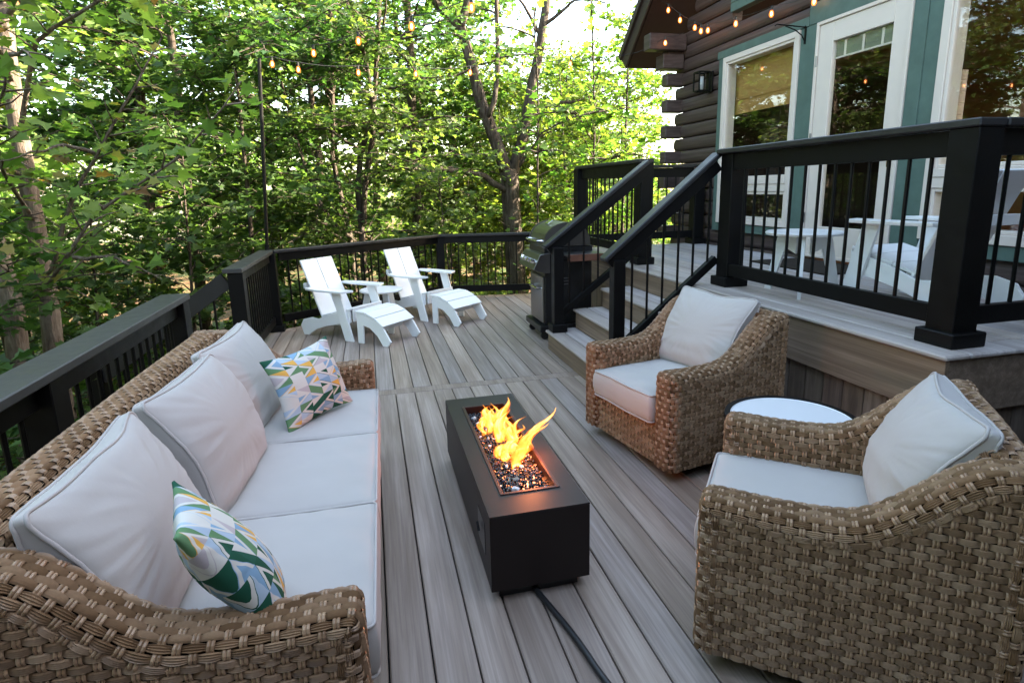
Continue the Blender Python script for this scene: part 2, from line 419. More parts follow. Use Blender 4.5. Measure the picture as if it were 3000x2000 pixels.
for i in range(27):
    xx = OFF + i * .1415 + .003
    if xx > 2.4: break
    board(mb, xx, -2.4, 4.275, 4.275)
    if xx < 2.3: board(mb, xx, 4.393, far_edge(xx) - .1, far_edge(xx + .1355) - .1)
mb.box((OFF, 4.280, -.025), (2.4, 4.388, 0), .004)
deck = mb
def edge_board(x0, x1):
    d = Vector((x1 - x0, far_edge(x1 - 1e-4) - far_edge(x0 + 1e-4), 0)).normalized(); n = Vector((-d.y, d.x, 0))
    a = Vector((x0, far_edge(x0 + 1e-4), 0)); b = Vector((x1, far_edge(x1 - 1e-4), 0))
    c = (n * -.045); deck.beam(a + c + Vector((0, 0, -.011)), b + c + Vector((0, 0, -.011)), .09, .026)
edge_board(-1.3, .9); edge_board(.9, 2.4)
tag(deck.build("lower_deck", M_DECK), "grey-brown composite deck floor with a cross divider board", None, None, "structure")
mb = MB()
mb.box((-1.28, -2.4, -.32), (2.36, 6.45, -.03)); mb.prism([(-1.28, 6.45), (2.36, 6.45), (2.36, 7.9), (.9, 8.2), (-1.28, 6.55)], -.32, -.03, 2)
for px in (-1.2, .6, 2.2):
    for py in (-1.5, 2, 5.5): mb.box((px - .07, py - .07, -2.6), (px + .07, py + .07, -.3))
tag(mb.build("deck_frame", M_BLACK), kind="structure")
# upper deck
mb = MB(); XU = 2.40
mb.beam((XU + .07, 1.93, ZU - .0125), (XU + .07, 7.05, ZU - .0125), .14, .025, b=.008)
mb.beam((XU + .142, 2.0, ZU - .0125), (4.3, 2.0, ZU - .0125), .14, .025, b=.008)
xx = XU + .143
while xx < 4.2:
    board(mb, xx, 2.075, 7.05, 7.05, ZU); xx += .1415
tag(mb.build("upper_deck", M_DECK2), "raised composite deck floor in front of the log house", None, None, "structure")
mb = MB()
mb.box((XU + .025, 1.95, ZU - .29), (XU + .05, 3.95, ZU - .03)); mb.box((XU + .025, 5.14, ZU - .29), (XU + .05, 7.03, ZU - .03))
mb.box((XU + .052, 1.952, ZU - .29), (4.3, 1.975, ZU - .03)); mb.box((XU + .052, 7.005, ZU - .29), (4.3, 7.03, ZU - .03))
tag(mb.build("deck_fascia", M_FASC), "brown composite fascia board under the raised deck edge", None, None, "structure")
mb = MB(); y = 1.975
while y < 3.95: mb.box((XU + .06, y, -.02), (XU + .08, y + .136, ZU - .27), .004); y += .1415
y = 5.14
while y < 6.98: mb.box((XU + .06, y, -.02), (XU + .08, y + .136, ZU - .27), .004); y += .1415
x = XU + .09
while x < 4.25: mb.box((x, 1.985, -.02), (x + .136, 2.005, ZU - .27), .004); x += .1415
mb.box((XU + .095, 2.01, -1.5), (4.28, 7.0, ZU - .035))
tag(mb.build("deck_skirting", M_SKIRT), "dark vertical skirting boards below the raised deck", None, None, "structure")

# staircase
st = empty("staircase", "brown composite staircase with four wide steps up to the raised deck", "stairs", (1.56, 4.55, 0))
def lp(o, p):       # parent without moving
    o.parent = p; o.matrix_parent_inverse = p.matrix_basis.inverted(); return o
RISE, RUN = .184, .275
for k in range(3):
    xr = 1.57 + RUN * k; z = RISE * (k + 1)
    mb = MB(); mb.box((xr - .025, 3.96, z - .025), (xr + .115, 5.14, z), .007); mb.box((xr + .121, 3.96, z - .025), (xr + .275, 5.14, z), .004)
    lp(mb.build("tread", M_DECK2), st)
for k in range(4):
    xr = 1.57 + RUN * k
    mb = MB(); mb.box((xr, 3.97, RISE * k + .001), (xr + .02, 5.13, RISE * (k + 1) - .026), .002); lp(mb.build("riser", M_FASC), st)
for y in (3.972, 5.108):
    mb = MB(); P = [(1.592, 0.002)]
    for k in range(3):
        xr = 1.57 + RUN * k; P += [(xr + .022, RISE * (k + 1) - .027), (xr + RUN - .002, RISE * (k + 1) - .027)]
    P += [(2.395, .53), (2.395, .002)]
    mb.prism(P, y, y + .02, 1); lp(mb.build("side_panel", M_FASC, fix=True), st)

# ------------------------------------------------------------------ railings
def post(parent, x, y, z0, z1, s=.09, base=True, bh=.07, extra=.028):
    mb = MB(); mb.box((x - s / 2, y - s / 2, z0), (x + s / 2, y + s / 2, z1), .004); o = lp(mb.build("post", M_BLACK), parent)
    if base:
        e = s / 2 + extra; mb = MB(); mb.box((x - e, y - e, z0 + .001), (x + e, y + e, z0 + bh), .005); b = mb.build("post_base", M_BLACK); b.parent = o
    return o
def bal(parent, x, y, z0, z1, r=.0095):
    mb = MB(); mb.tube([(x, y, z0), (x, y, z1)], r, 8); return lp(mb.build("baluster", M_BAL, smooth=False), parent)
def span(parent, a, b, z0, top, cap_w=.14, sub_off=0, end_a=.05, end_b=.05, n=None, cap=True, capz=.038, sub_h=.09, bot=.085, bot_h=.09, cext=(0, 0)):
    """level railing bay between a and b (xy); z0 floor, top = top of the cap"""
    a = Vector((*a, 0)); b = Vector((*b, 0)); d = (b - a).normalized(); L = (b - a).length; up = Vector((0, 0, 1))
    if cap:
        mb = MB(); mb.beam(a - d * cext[0] + up * (top - capz / 2), b + d * cext[1] + up * (top - capz / 2), cap_w, capz, b=.005); lp(mb.build("cap_rail", M_CAP), parent)
    zt = top - capz - sub_h / 2 - .001
    mb = MB(); mb.beam(a + d * end_a + up * zt, b - d * end_b + up * zt, .04, sub_h); lp(mb.build("top_rail", M_BLACK), parent)
    mb = MB(); mb.beam(a + d * end_a + up * (z0 + bot + bot_h / 2), b - d * end_b + up * (z0 + bot + bot_h / 2), .04, bot_h); lp(mb.build("bottom_rail", M_BLACK), parent)
    n = n or int((L - end_a - end_b) / .105)
    for i in range(n):
        p = a + d * (end_a + (L - end_a - end_b) * (i + 1) / (n + 1)); bal(parent, p.x, p.y, z0 + bot + bot_h - .01, zt - sub_h / 2 + .01)

r1 = empty("deck_railing", "black wooden railing with a broad cap running behind the wicker sofa", "railing", (-1.21, 1, 0), group="black deck railings")
for y in (-1.6, .4, 2.36, 3.93): post(r1, -1.2, y, 0, .862, .12 if y > 2 else .12, False)
span(r1, (-1.2, -1.6), (-1.2, .4), 0, .9, .155, cap=False); span(r1, (-1.2, .4), (-1.2, 2.36), 0, .9, .155, cap=False); span(r1, (-1.2, 2.36), (-1.2, 3.93), 0, .9, .155, cap=False)
mb = MB(); mb.beam((-1.215, -2.2, .881), (-1.215, 4.0, .881), .165, .038, b=.005); lp(mb.build("cap_rail", M_CAPSKY), r1)
r2 = empty("deck_railing", "black railing bay by the stair opening with the string light pole at its far corner", "railing", (-1.13, 6, 0), group="black deck railings")
post(r2, -1.12, 5.28, 0, .862, .12, False); post(r2, -1.075, 6.78, 0, .862, .10, True)
span(r2, (-1.12, 5.28), (-1.1, 6.78), 0, .9, cap=False, n=13, end_a=.06)
mb = MB(); mb.beam((-1.135, 5.2, .881), (-1.12, 6.87, .881), .155, .038, b=.005); lp(mb.build("cap_rail", M_CAPSKY), r2)
# handrail of the outside stairs going down to the left
r6 = empty("stair_handrail", "black sloping handrail descending outside between the two left railings", "handrail", (-1.2, 5.26, 0))
mb = MB(); mb.beam((-1.2, 5.28, .80), (-2.25, 5.28, .06), .04, .14); lp(mb.build("hand_rail", M_CAP), r6)
mb = MB(); mb.beam((-1.2, 5.28, .12), (-2.25, 5.28, -.62), .04, .09); lp(mb.build("bottom_rail", M_BLACK), r6)
mb = MB(); mb.box((-2.31, 5.235, -1.9), (-2.22, 5.325, .12)); lp(mb.build("post", M_BLACK), r6)
for i in range(7):
    x = -1.32 - i * .125; zz = -.705 * (-x - 1.2); bal(r6, x, 5.28, .14 + zz, .76 + zz)
mb = MB()
for i in range(7): mb.box((-1.32 - .27 * (i + 1), 4.1, -.19 * (i + 1) - .03), (-1.32 - .27 * i, 5.2, -.19 * (i + 1)))
tag(mb.build("outside_stairs", M_DECK), "composite steps descending to the woods between the two left railings", "stairs")
r3 = empty("deck_railing", "black railing along the angled far end of the lower deck", "railing", (.9, 8.2, 0), group="black deck railings")
c0, c1, c2, c3 = (-1.05, 6.82), (-.07, 7.47), (.93, 8.14), (2.42, 7.83)
post(r3, .93, 8.16, 0, .862, .11, True)
span(r3, c0, c2, 0, .9, .13, n=20, cext=(.02, .03), capz=.034); span(r3, c2, c3, 0, .9, .13, n=13, cext=(.03, 0), capz=.034)

TU = 1.745
r4 = empty("upper_railing", "black railing with thin balusters on the front edge of the raised deck", "railing", (2.6, 3, ZU), group="black upper deck railings")
post(r4, 2.61, 2.10, ZU, TU - .036, .14); post(r4, 2.64, 3.90, ZU, TU - .036, .14)
span(r4, (2.6, 2.10), (2.6, 3.90), ZU, TU, cap=False, n=13, end_a=.07, end_b=.07, sub_h=.115)
mb = MB(); mb.beam((2.6, 2.02, TU - .018), (2.6, 3.97, TU - .018), .15, .036, b=.006); lp(mb.build("cap_rail", M_CAP), r4)
span(r4, (2.61, 2.10), (4.2, 2.10), ZU, TU, cap=False, n=10, end_a=.07, end_b=.05, sub_h=.115)
mb = MB(); mb.beam((2.677, 2.09, TU - .018), (4.24, 2.09, TU - .018), .15, .036, b=.006); lp(mb.build("cap_rail", M_CAP), r4)
r5 = empty("upper_railing", "black railing round the far corner of the raised deck above the grill", "railing", (2.6, 6, ZU), group="black upper deck railings")
post(r5, 2.61, 5.32, ZU, TU - .036, .14, extra=.022); post(r5, 2.56, 6.93, ZU, TU - .036, .14); post(r5, 4.16, 6.93, ZU, TU - .1, .14)
span(r5, (2.58, 5.32), (2.56, 6.93), ZU, TU, cap=False, n=12, end_a=.07, end_b=.07, sub_h=.115)
mb = MB(); mb.beam((2.6, 5.24, TU - .018), (2.575, 7.0, TU - .018), .15, .036, b=.006); lp(mb.build("cap_rail", M_CAP), r5)
span(r5, (2.56, 6.93), (4.16, 6.93), ZU, TU, cap=False, n=11, end_a=.07, end_b=.07, sub_h=.115)
mb = MB(); mb.beam((2.652, 6.93, TU - .018), (4.26, 6.93, TU - .018), .15, .036, b=.006); lp(mb.build("cap_rail", M_CAP), r5)

def stair_rail(y, label, xb, xt, zt, ny, zb):
    e = empty("stair_railing", label, "railing", (1.62, y, RISE), group="black stair railings")
    post(e, xb + .045, ny, RISE, RISE + .78, .092, True, .075, .026)
    k = (zt - zb) / (xt - (xb - .07)); d = Vector((xt - xb + .07, 0, zt - zb)).normalized()
    mb = MB(); mb.beam((xb - .07, y, zb), (xt, y, zt), .11, .035, up=(0, 0, 1), b=.007); lp(mb.build("hand_rail", M_CAP), e)
    o = -.075; mb = MB(); mb.beam((xb - .02, y, zb + k * .05 + o), (xt, y, zt + o), .04, .10); lp(mb.build("top_rail", M_BLACK), e)
    mb = MB(); dz_ = -.80 if y < 4.5 else -.745; mb.beam((xb + .09, y, zb + k * .16 + dz_), (xt + .02, y, zt + k * .02 + dz_), .05, .06); lp(mb.build("bottom_rail", M_BLACK), e)
    n = 6
    for i in range(n):
        x = xb + .09 + (xt - xb - .09) * (i + .6) / n; zc = zb + k * (x - xb + .07); bal(e, x, y, zc + dz_ + .02, zc - .11)
stair_rail(4.0, "black stair railing on the near side of the steps beside the front armchair", 1.72, 2.56, 1.715, 3.995, .965)
stair_rail(5.10, "black stair railing on the far side of the steps beside the grill", 1.595, 2.54, 1.715, 5.05, .965)

# ------------------------------------------------------------------ ground
mb = MB(); n = 90; gx = np.linspace(-70, 70, n); gy = np.linspace(-50, 90, n); X, Y = np.meshgrid(gx, gy)
def gz(x, y): return -1.35 - .085 * np.maximum(0, -x - 1) * (1 - .4 * np.minimum(1, np.maximum(0, -x - 1) / 30)) - .03 * np.maximum(0, y - 8) * (1 - .5 * np.minimum(1, np.maximum(0, y - 8) / 40)) + .12 * np.sin(x * .7) * np.cos(y * .6)
G = np.stack([X, Y, gz(X, Y)], -1).reshape(-1, 3)
i = np.arange(n - 1)[:, None] * n; j = np.arange(n - 1)[None, :]; mb.add(G, np.stack([i + j, i + j + 1, i + n + j + 1, i + n + j], -1).reshape(-1, 4))
tag(mb.build("ground", M_GROUND, smooth=True), "forest floor covered in leaf litter", None, None, "structure")

# ------------------------------------------------------------------ log house
XH = 4.31; LH = .17
hs = empty("log_house", "dark brown log house with green trim, large windows and a glazed door", "house", (XH, 3, ZU))
mb = MB(); rg = random.Random(5)
EAVE_Y, EAVE_Z, PITCH = 8.2, 3.15, .93; YC = 2.6
def log_y(mb, y0, y1, zc, x=XH, sgn=-1, r=LH / 2):
    n = 7; P = []
    for i in range(n + 1):
        a = -math.pi / 2 + math.pi * i / n; P.append((x + sgn * (math.cos(a) ** .75 if math.cos(a) > 1e-6 else 0) * .048, zc + math.sin(a) * (r - .002)))
    P += [(x - sgn * .08, zc + r - .002), (x - sgn * .08, zc - r + .002)]
    if sgn > 0: P = P[::-1]
    dz = rg.uniform(-.002, .002); P = [(a, b + dz) for a, b in P]
    m = len(P); V = [(a, y0, b) for a, b in P] + [(a, y1, b) for a, b in P]
    mb.add(V, [list(range(m)), list(range(m, 2 * m))[::-1]] + [[i, i + m, (i + 1) % m + m, (i + 1) % m] for i in range(m)])
def log_x(mb, x0, x1, zc, y, sgn=1):
    n = 7; P = []
    for i in range(n + 1):
        a = -math.pi / 2 + math.pi * i / n; P.append((y + sgn * (math.cos(a) ** .75 if math.cos(a) > 1e-6 else 0) * .048, zc + math.sin(a) * (LH / 2 - .002)))
    P += [(y - sgn * .08, zc + LH / 2 - .002), (y - sgn * .08, zc - LH / 2 + .002)]
    m = len(P); V = [(x0, a, b) for a, b in P] + [(x1, a, b) for a, b in P]
    mb.add(V, [list(range(m)), list(range(m, 2 * m))[::-1]] + [[i, i + m, (i + 1) % m + m, (i + 1) % m] for i in range(m)])
z = 1.87 - LH * 19; k = 0
while z < 8.0:
    ymax = min(7.78 if k % 2 == 0 else 7.60, EAVE_Y - .12 - (z + .1 - EAVE_Z) / PITCH) if z > EAVE_Z - .3 else (7.78 if k % 2 == 0 else 7.60)
    ymin = -2.6 if z < EAVE_Z else 2 * YC - ymax
    if ymax - ymin < .3: break
    segs = [(ymin, ymax)]
    def cut(segs, a, b):
        o = []
        for s0, s1 in segs:
            if b <= s0 or a >= s1: o.append((s0, s1)); continue
            if s0 < a: o.append((s0, a))
            if b < s1: o.append((b, s1))
        return o
    lo, hi = z - LH / 2, z + LH / 2
    if hi > 1.05 and lo < 2.95: segs = cut(segs, 1.2, 6.66)
    elif lo < .95 and hi > .73: segs = cut(segs, 3.98, 5.08)
    if hi > 3.42 and lo < 4.6: segs = cut(segs, 5.2, 6.50)
    for s0, s1 in segs: log_y(mb, s0, s1, z)
    if z < 3.2 or z < 9:
        zz = z + LH / 2
        if zz < 3.3: log_x(mb, XH + .02, 11.5, z + .0, 7.66)
    z += LH; k += 1
lp(mb.build("log_wall", M_LOG, fix=True), hs)
mb = MB(); z = 1.87 - LH * 19 ; k = 0       # squared ends of the cross wall logs
while z < 3.25:
    if k % 2 == 1 and z > ZU - .1: mb = MB(); mb.box((XH - .27, 7.602, z - LH / 2 + .004), (XH + .019, 7.76, z + LH / 2 - .004), .012); lp(mb.build("log_end", M_LOG), hs)
    z += LH; k += 1
mb = MB(); mb.box((XH - .36, 7.55, 3.02), (XH - .053, 7.77, 3.2), .01)
lp(mb.build("log_end", M_LOG), hs)
# purlin beams under the gable overhang, roof
mb = MB(); mb.box((3.72, 7.5, 3.24), (XH - .053, 7.68, 3.44), .01); lp(mb.build("purlin", M_LOG), hs)
mb = MB(); mb.box((3.72, 5.6, 5.0), (XH - .05, 5.78, 5.22), .01); lp(mb.build("purlin", M_LOG), hs)
RZ = EAVE_Z + (EAVE_Y - YC) * PITCH
for sg in (1, -1):
    ye = YC + sg * (EAVE_Y - YC); nrm = Vector((0, sg * PITCH, 1)).normalized()
    mb = MB(); a = Vector((0, ye, EAVE_Z)); b = Vector((0, YC, RZ)); t = nrm * .03; u = nrm * .22
    def quadprism(mb, p0, p1, p2, p3, xa, xb, mi=0):
        P = [(p.y, p.z) for p in (p0, p1, p2, p3)]; mb.prism(P, xa, xb, 0, mi)
    m1 = MB(); quadprism(m1, a, b, b + t, a + t, 3.74, 12.5); lp(m1.build("soffit", M_SOFFIT, fix=True), hs)
    m1 = MB(); quadprism(m1, a + t, b + t, b + u, a + u, 3.72, 12.5); lp(m1.build("roof", M_SHINGLE, fix=True), hs)
    m1 = MB(); quadprism(m1, a - nrm * .02, b - nrm * .02, b + nrm * .15, a + nrm * .15, 3.69, 3.715); quadprism(m1, a + nrm * .152, b + nrm * .152, b + nrm * .235, a + nrm * .235, 3.655, 3.718); lp(m1.build("fascia", M_ROOFBR, fix=True), hs)
    m1 = MB(); m1.box((3.72, ye + .002 if sg > 0 else ye - .03, EAVE_Z - .01), (12.5, ye + .03 if sg > 0 else ye - .002, EAVE_Z + .17)); lp(m1.build("fascia", M_ROOFBR), hs)
# unseen log wall and roof, added behind the viewer to shade sides facing it
mb = MB(); z = -1.0
while z < 2.35: log_x(mb, -4.2, XH, z, -1.75, 1); z += LH
lp(mb.build("wall_blocker", M_LOG, fix=True), hs)
mb = MB(); mb.box((-4.5, -6.5, 2.35), (XH, -.35, 2.5)); lp(mb.build("roof_blocker", M_ROOFBR), hs)
# green trim
xg = XH - .075
def gbox(y0, y1, z0, z1, d=0.0): g.box((xg - .012 - d, y0, z0), (XH + .02, y1, z1), .004)
g = MB()
gbox(6.565, 6.665, .93, 2.992); gbox(5.17, 6.69, 2.95, 3.035, .01)
gbox(5.045, 5.275, .93, 2.947); gbox(5.275, 6.563, .93, 1.022)
gbox(3.762, 4.015, .76, 2.947, 0); gbox(-.5, 5.168, 2.95, 3.14, .006); gbox(2.0, 3.758, .93, 1.03); gbox(1.3, 1.42, .93, 2.947)
g.box((xg - .022, 3.887, .77), (xg - .0135, 4.012, 2.945), .002); g.box((xg - .022, 5.05, .94), (xg - .0135, 5.16, 2.945), .002)
gbox(5.22, 6.49, 3.425, 3.52)
lp(g.build("green_trim", M_GREEN), hs); 
g = MB(); g.box((xg - .012, 6.38, 3.523), (XH + .02, 6.49, 4.6), .004); g.box((xg - .012, 5.22, 3.523), (XH + .02, 5.33, 4.6), .004); lp(g.build("green_trim", M_GREEN), hs)
def frame(mb, y0, y1, z0, z1, t, x0, x1):
    mb.box((x0, y0, z0), (x1, y0 + t, z1), .004); mb.box((x0, y1 - t, z0), (x1, y1, z1), .004)
    mb.box((x0, y0 + t, z1 - t), (x1, y1 - t, z1), .004); mb.box((x0, y0 + t, z0), (x1, y1 - t, z0 + t), .004)
def window(label, y0, y1, z0, z1, mid, t=.06, lower_dark=True):
    m = MB(); frame(m, y0, y1, z0, z1, t, xg - .03, XH + .03); m.box((xg - .028, y0 + t, mid - .075), (XH + .03, y1 - t, mid + .005), .004); m.box((xg - .036, y0 + t, mid + .006), (XH + .03, y1 - t, mid + .07), .004)
    frame(m, y0 + t, y1 - t, mid + .071, z1 - t, .028, xg - .018, XH + .028); frame(m, y0 + t, y1 - t, z0 + t, mid - .076, .028, xg - .018, XH + .028)
    o = lp(m.build("window", M_TRIMW), hs)
    if label: o["label"] = label
    m = MB(); m.box((xg, y0 + t + .02, mid + .08), (xg + .006, y1 - t - .02, z1 - t - .02), .001); m.box((xg, y0 + t + .02, z0 + t + .02), (xg + .006, y1 - t - .02, mid - .08), .001)
    q = m.build("pane", M_GLASS); q.parent = o
    return o
w1 = window("cream framed window left of the door with a half drawn bamboo shade", 5.277, 6.562, 1.03, 2.945, 1.475)
w2 = window("large cream framed window right of the door", 1.43, 3.757, 1.035, 2.945, 1.50, .07)
w3 = window("upper gable window", 5.335, 6.375, 3.53, 4.6, 3.9, .05)
m = MB(); frame(m, 4.017, 5.043, .77, 2.945, .03, xg - .035, XH + .03)
dr = lp(m.build("door", M_TRIMW), hs); dr["label"] = "cream glazed door with a full height pane"
def sub(o, p=dr): o.parent = p; return o
m = MB(); x0, x1 = xg - .02, xg + .03; m.box((x0, 4.05, .80), (x1, 4.195, 2.912), .004); m.box((x0, 4.835, .80), (x1, 5.01, 2.912), .004); m.box((x0, 4.195, 2.74), (x1, 4.835, 2.912), .003); m.box((x0, 4.195, .80), (x1, 4.835, 1.07), .003)
sub(m.build("door_leaf", M_TRIMW))
m = MB(); m.box((xg + .002, 4.19, 1.065), (xg + .008, 4.84, 2.745), .001); sub(m.build("pane", M_GLASS))
m = MB(); m.box((xg - .026, 4.085, 1.60), (xg - .018, 4.12, 1.84), .004); m.tube([(xg - .02, 4.10, 1.67), (xg - .07, 4.10, 1.67), (xg - .07, 4.19, 1.67)], .009); m.tube([(xg - .02, 4.10, 1.8), (xg - .035, 4.10, 1.8)], .016, 12); sub(m.build("door_handle", M_BRASS, smooth=False))
for zz in (1.1, 2.55, 1.85):
    m = MB(); m.tube([(xg - .032, 5.018, zz), (xg - .032, 5.018, zz + .1)], .009); sub(m.build("hinge", M_STEEL))
# blind slats seen at the top of the door
m = MB(); m.box((xg + .02, 4.2, 2.60), (xg + .028, 4.83, 2.74), .001)
sub(m.build("blind", simple("grey_green_blind", (.16, .17, .12), .7)))
m = MB()
for y in (4.32, 4.52, 4.72): m.box((xg + .012, y - .012, 2.60), (xg + .018, y + .012, 2.73), .001)
m.box((xg + .010, 4.2, 2.585), (xg + .03, 4.83, 2.60), .001); sub(m.build("blind_cord", M_TRIMW))
# interior
M_WOOD = simple("warm_interior_wood", (.42, .19, .08), .55, .3, 0, .35); M_WOODD = simple("dark_interior", (.03, .02, .015), .8, .2, 0, .3)
def mat_bamboo():
    s = NB("bamboo_shade"); sp = s.n("SeparateXYZ"); s.l(s.coord("Object"), sp.inputs[0])
    a = s.math('GREATER_THAN', s.math('FRACT', s.math('MULTIPLY', sp.outputs[2], 90.)), .35); b = s.noise(s.coord("Object", (1, 40, 200)), 1, 3)
    c = s.mix(a, (.20, .095, .025), (.48, .27, .08)); c = s.mix(s.math('MULTIPLY', b, .5), c, (.34, .2, .07)); return s.set(c, .7, .2)
M_BAMBOO = mat_bamboo()
M_BAMBOO.node_tree.nodes["Principled BSDF"].inputs["Subsurface Weight"].default_value = .0
m = MB(); m.box((XH + .06, 5.33, 2.30), (XH + .068, 6.52, 2.93), .001); m.box((XH + .05, 5.33, 2.46), (XH + .058, 6.52, 2.475), .001); lp(m.build("bamboo_shade", M_BAMBOO), hs)
m = MB(); m.box((XH + .12, 1.5, 2.55), (XH + .128, 3.05, 2.93), .001); lp(m.build("bamboo_shade", M_BAMBOO), hs)
m = MB(); m.box((9.0, -2.5, ZU - .1), (9.1, 7.5, 4), mi=0); m.box((XH + .1, -2.5, ZU - .12), (9, 7.5, ZU - .02)); m.box((XH + .1, -2.5, 3.1), (9, 7.5, 3.2))
m.box((6.0, 3.2, ZU), (6.1, 3.5, 3)); m.box((6.5, 1.9, ZU), (6.62, 2.02, 3)); m.box((6.5, 2.6, ZU), (6.62, 2.72, 3)); m.box((6.4, .5, 1.4), (6.6, 3.1, 1.55)); m.box((5.2, .6, 1.05), (6.1, 2.2, 1.5), .1)
lp(m.build("interior", M_WOOD), hs)
m = MB(); m.box((XH + .25, 5.95, ZU), (XH + .4, 6.1, 3.05)); m.box((8.5, 7.2, ZU), (XH + .1, 7.3, 3)); m.box((6.2, 4.9, ZU), (6.3, 7.2, 1.9)); lp(m.build("interior_door", M_WOODD), hs)
# wall lantern
ln = empty("wall_lantern", "black box lantern fixed to the log wall left of the window", "lantern", (XH - .05, 6.9, 2.73))
def L(name, m, mats, par=ln, **k): return lp(m.build(name, mats, **k), par)
m = MB(); m.box((XH - .065, 6.84, 2.62), (XH - .045, 6.98, 2.86), .003); L("back_plate", m, M_BAL)
m = MB(); t = .008
for xx in (XH - .24, XH - .10):
    for yy in (6.84, 6.97): m.box((xx - t, yy - t, 2.63), (xx + t, yy + t, 2.85), .001)
for zz in (2.63, 2.85):
    m.box((XH - .24, 6.84 - t, zz - t), (XH - .10, 6.84 + t, zz + t), .001); m.box((XH - .24, 6.97 - t, zz - t), (XH - .10, 6.97 + t, zz + t), .001)
    m.box((XH - .24 - t, 6.84, zz - t), (XH - .24 + t, 6.97, zz + t), .001); m.box((XH - .10 - t, 6.84, zz - t), (XH - .10 + t, 6.97, zz + t), .001)
m.box((XH - .12, 6.87, 2.842), (XH - .05, 6.94, 2.858), .001); m.box((XH - .2, 6.88, 2.62), (XH - .14, 6.93, 2.64)); L("cage", m, M_BAL)
m = MB(); m.lathe([(.001, 2.64), (.028, 2.64), (.028, 2.80), (.001, 2.80)], 14, (XH - .17, 6.905)); L("glass_chimney", m, simple("clear_lamp_glass", (.35, .37, .37), .08, .6), smooth=True)
bk = empty("plant_bracket", "small black curved hanging bracket on the green trim beside the door", "bracket", (xg, 5.21, 2.9))
m = MB(); m.box((xg - .022, 5.2, 2.80), (xg - .012, 5.22, 2.97), .001); m.tube([(xg - .018, 5.21, 2.95), (xg - .27, 5.30, 2.99), (xg - .29, 5.305, 2.975)], .006)
m.tube([(xg - .018, 5.21, 2.82), (xg - .05, 5.22, 2.88), (xg - .11, 5.24, 2.93), (xg - .2, 5.27, 2.97)], .006); L("bracket_arm", m, M_BAL, bk)
mt = MB(); mt.box((3.62, 4.02, ZU + .001), (4.2, 5.02, ZU + .016), .005); tag(mt.build("doormat", M_MAT), "dark doormat lying in front of the glazed door", "doormat")
# ================================================================== TREES
def leaf_template(kind):
    if kind == 'maple':
        h = [(0, 0), (.08, .24), (-.02, .46), (.34, .30), (.46, .52), (.62, .20), (1, 0)]; f = .16
    elif kind == 'mid':
        h = [(0, 0), (.05, .40), (.42, .28), (.60, .40), (1, 0)]; f = .14
    elif kind == 'oval':
        h = [(0, 0), (.3, .24), (.7, .20), (1, 0)]; f = .1
    V = [(a, b, f * b) for a, b in h] + [(a, -b, f * b) for a, b in h[1:-1]]; n = len(h)
    L = list(range(n))[::-1]; Rr = [0] + list(range(n, n + n - 2)) + [n - 1]
    V = np.array(V); V[:, 2] -= .12 * V[:, 0] ** 2
    return V, L, Rr
def leaves_mesh(P, D, size, kind, rg, tilt=.5, name="crown"):
    """P positions, D outward directions"""
    T, L, Rr = leaf_template(kind); n = len(P)
    D = norm(D + rg.normal(0, .45, (n, 3)) * [1, 1, .5] + [0, 0, -.18]); up = norm(np.array([0, 0, 1.]) + rg.normal(0, tilt, (n, 3)))
    y = norm(np.cross(up, D)); z = np.cross(D, y); s = size * rg.uniform(.6, 1.25, n)
    V = P[:, None] + s[:, None, None] * (T[None, :, 0:1] * D[:, None] + T[None, :, 1:2] * y[:, None] + T[None, :, 2:3] * z[:, None])
    k = len(T); off = (np.arange(n) * k)[:, None]
    mb = MB(); mb.v = [V.reshape(-1, 3).astype(np.float32)]; mb.n = n * k; mb.uv = [np.zeros((n * k, 2), np.float32)]
    A = np.array(L)[None] + off; B = np.array(Rr)[None] + off
    mb.loops = [np.concatenate([A, B], 1).ravel()]; mb.sizes = [np.tile([len(L), len(Rr)], n)]; mb.mi = [np.zeros(2 * n, int)]
    return mb
def polyline(pts, n):
    f = np.array(pts, float); d = np.concatenate([[0], np.cumsum(np.linalg.norm(np.diff(f, axis=0), axis=1))]); u = np.linspace(0, d[-1], n)
    return np.stack([np.interp(u, d, f[:, i]) for i in range(3)], -1)
def wob(P, rg, a):
    n = len(P); k = rg.normal(0, a, (n, 3)); k = np.cumsum(k, 0); k -= np.linspace(0, 1, n)[:, None] * k[-1]; return P + k * .6
def branch(base, az, L, rise, droop, n=10):
    s = np.linspace(0, 1, n)[:, None]; d = np.array([math.cos(az), math.sin(az), 0]); return base + d * s * L + np.array([0, 0, 1.]) * (rise * s - droop * s ** 2) * L
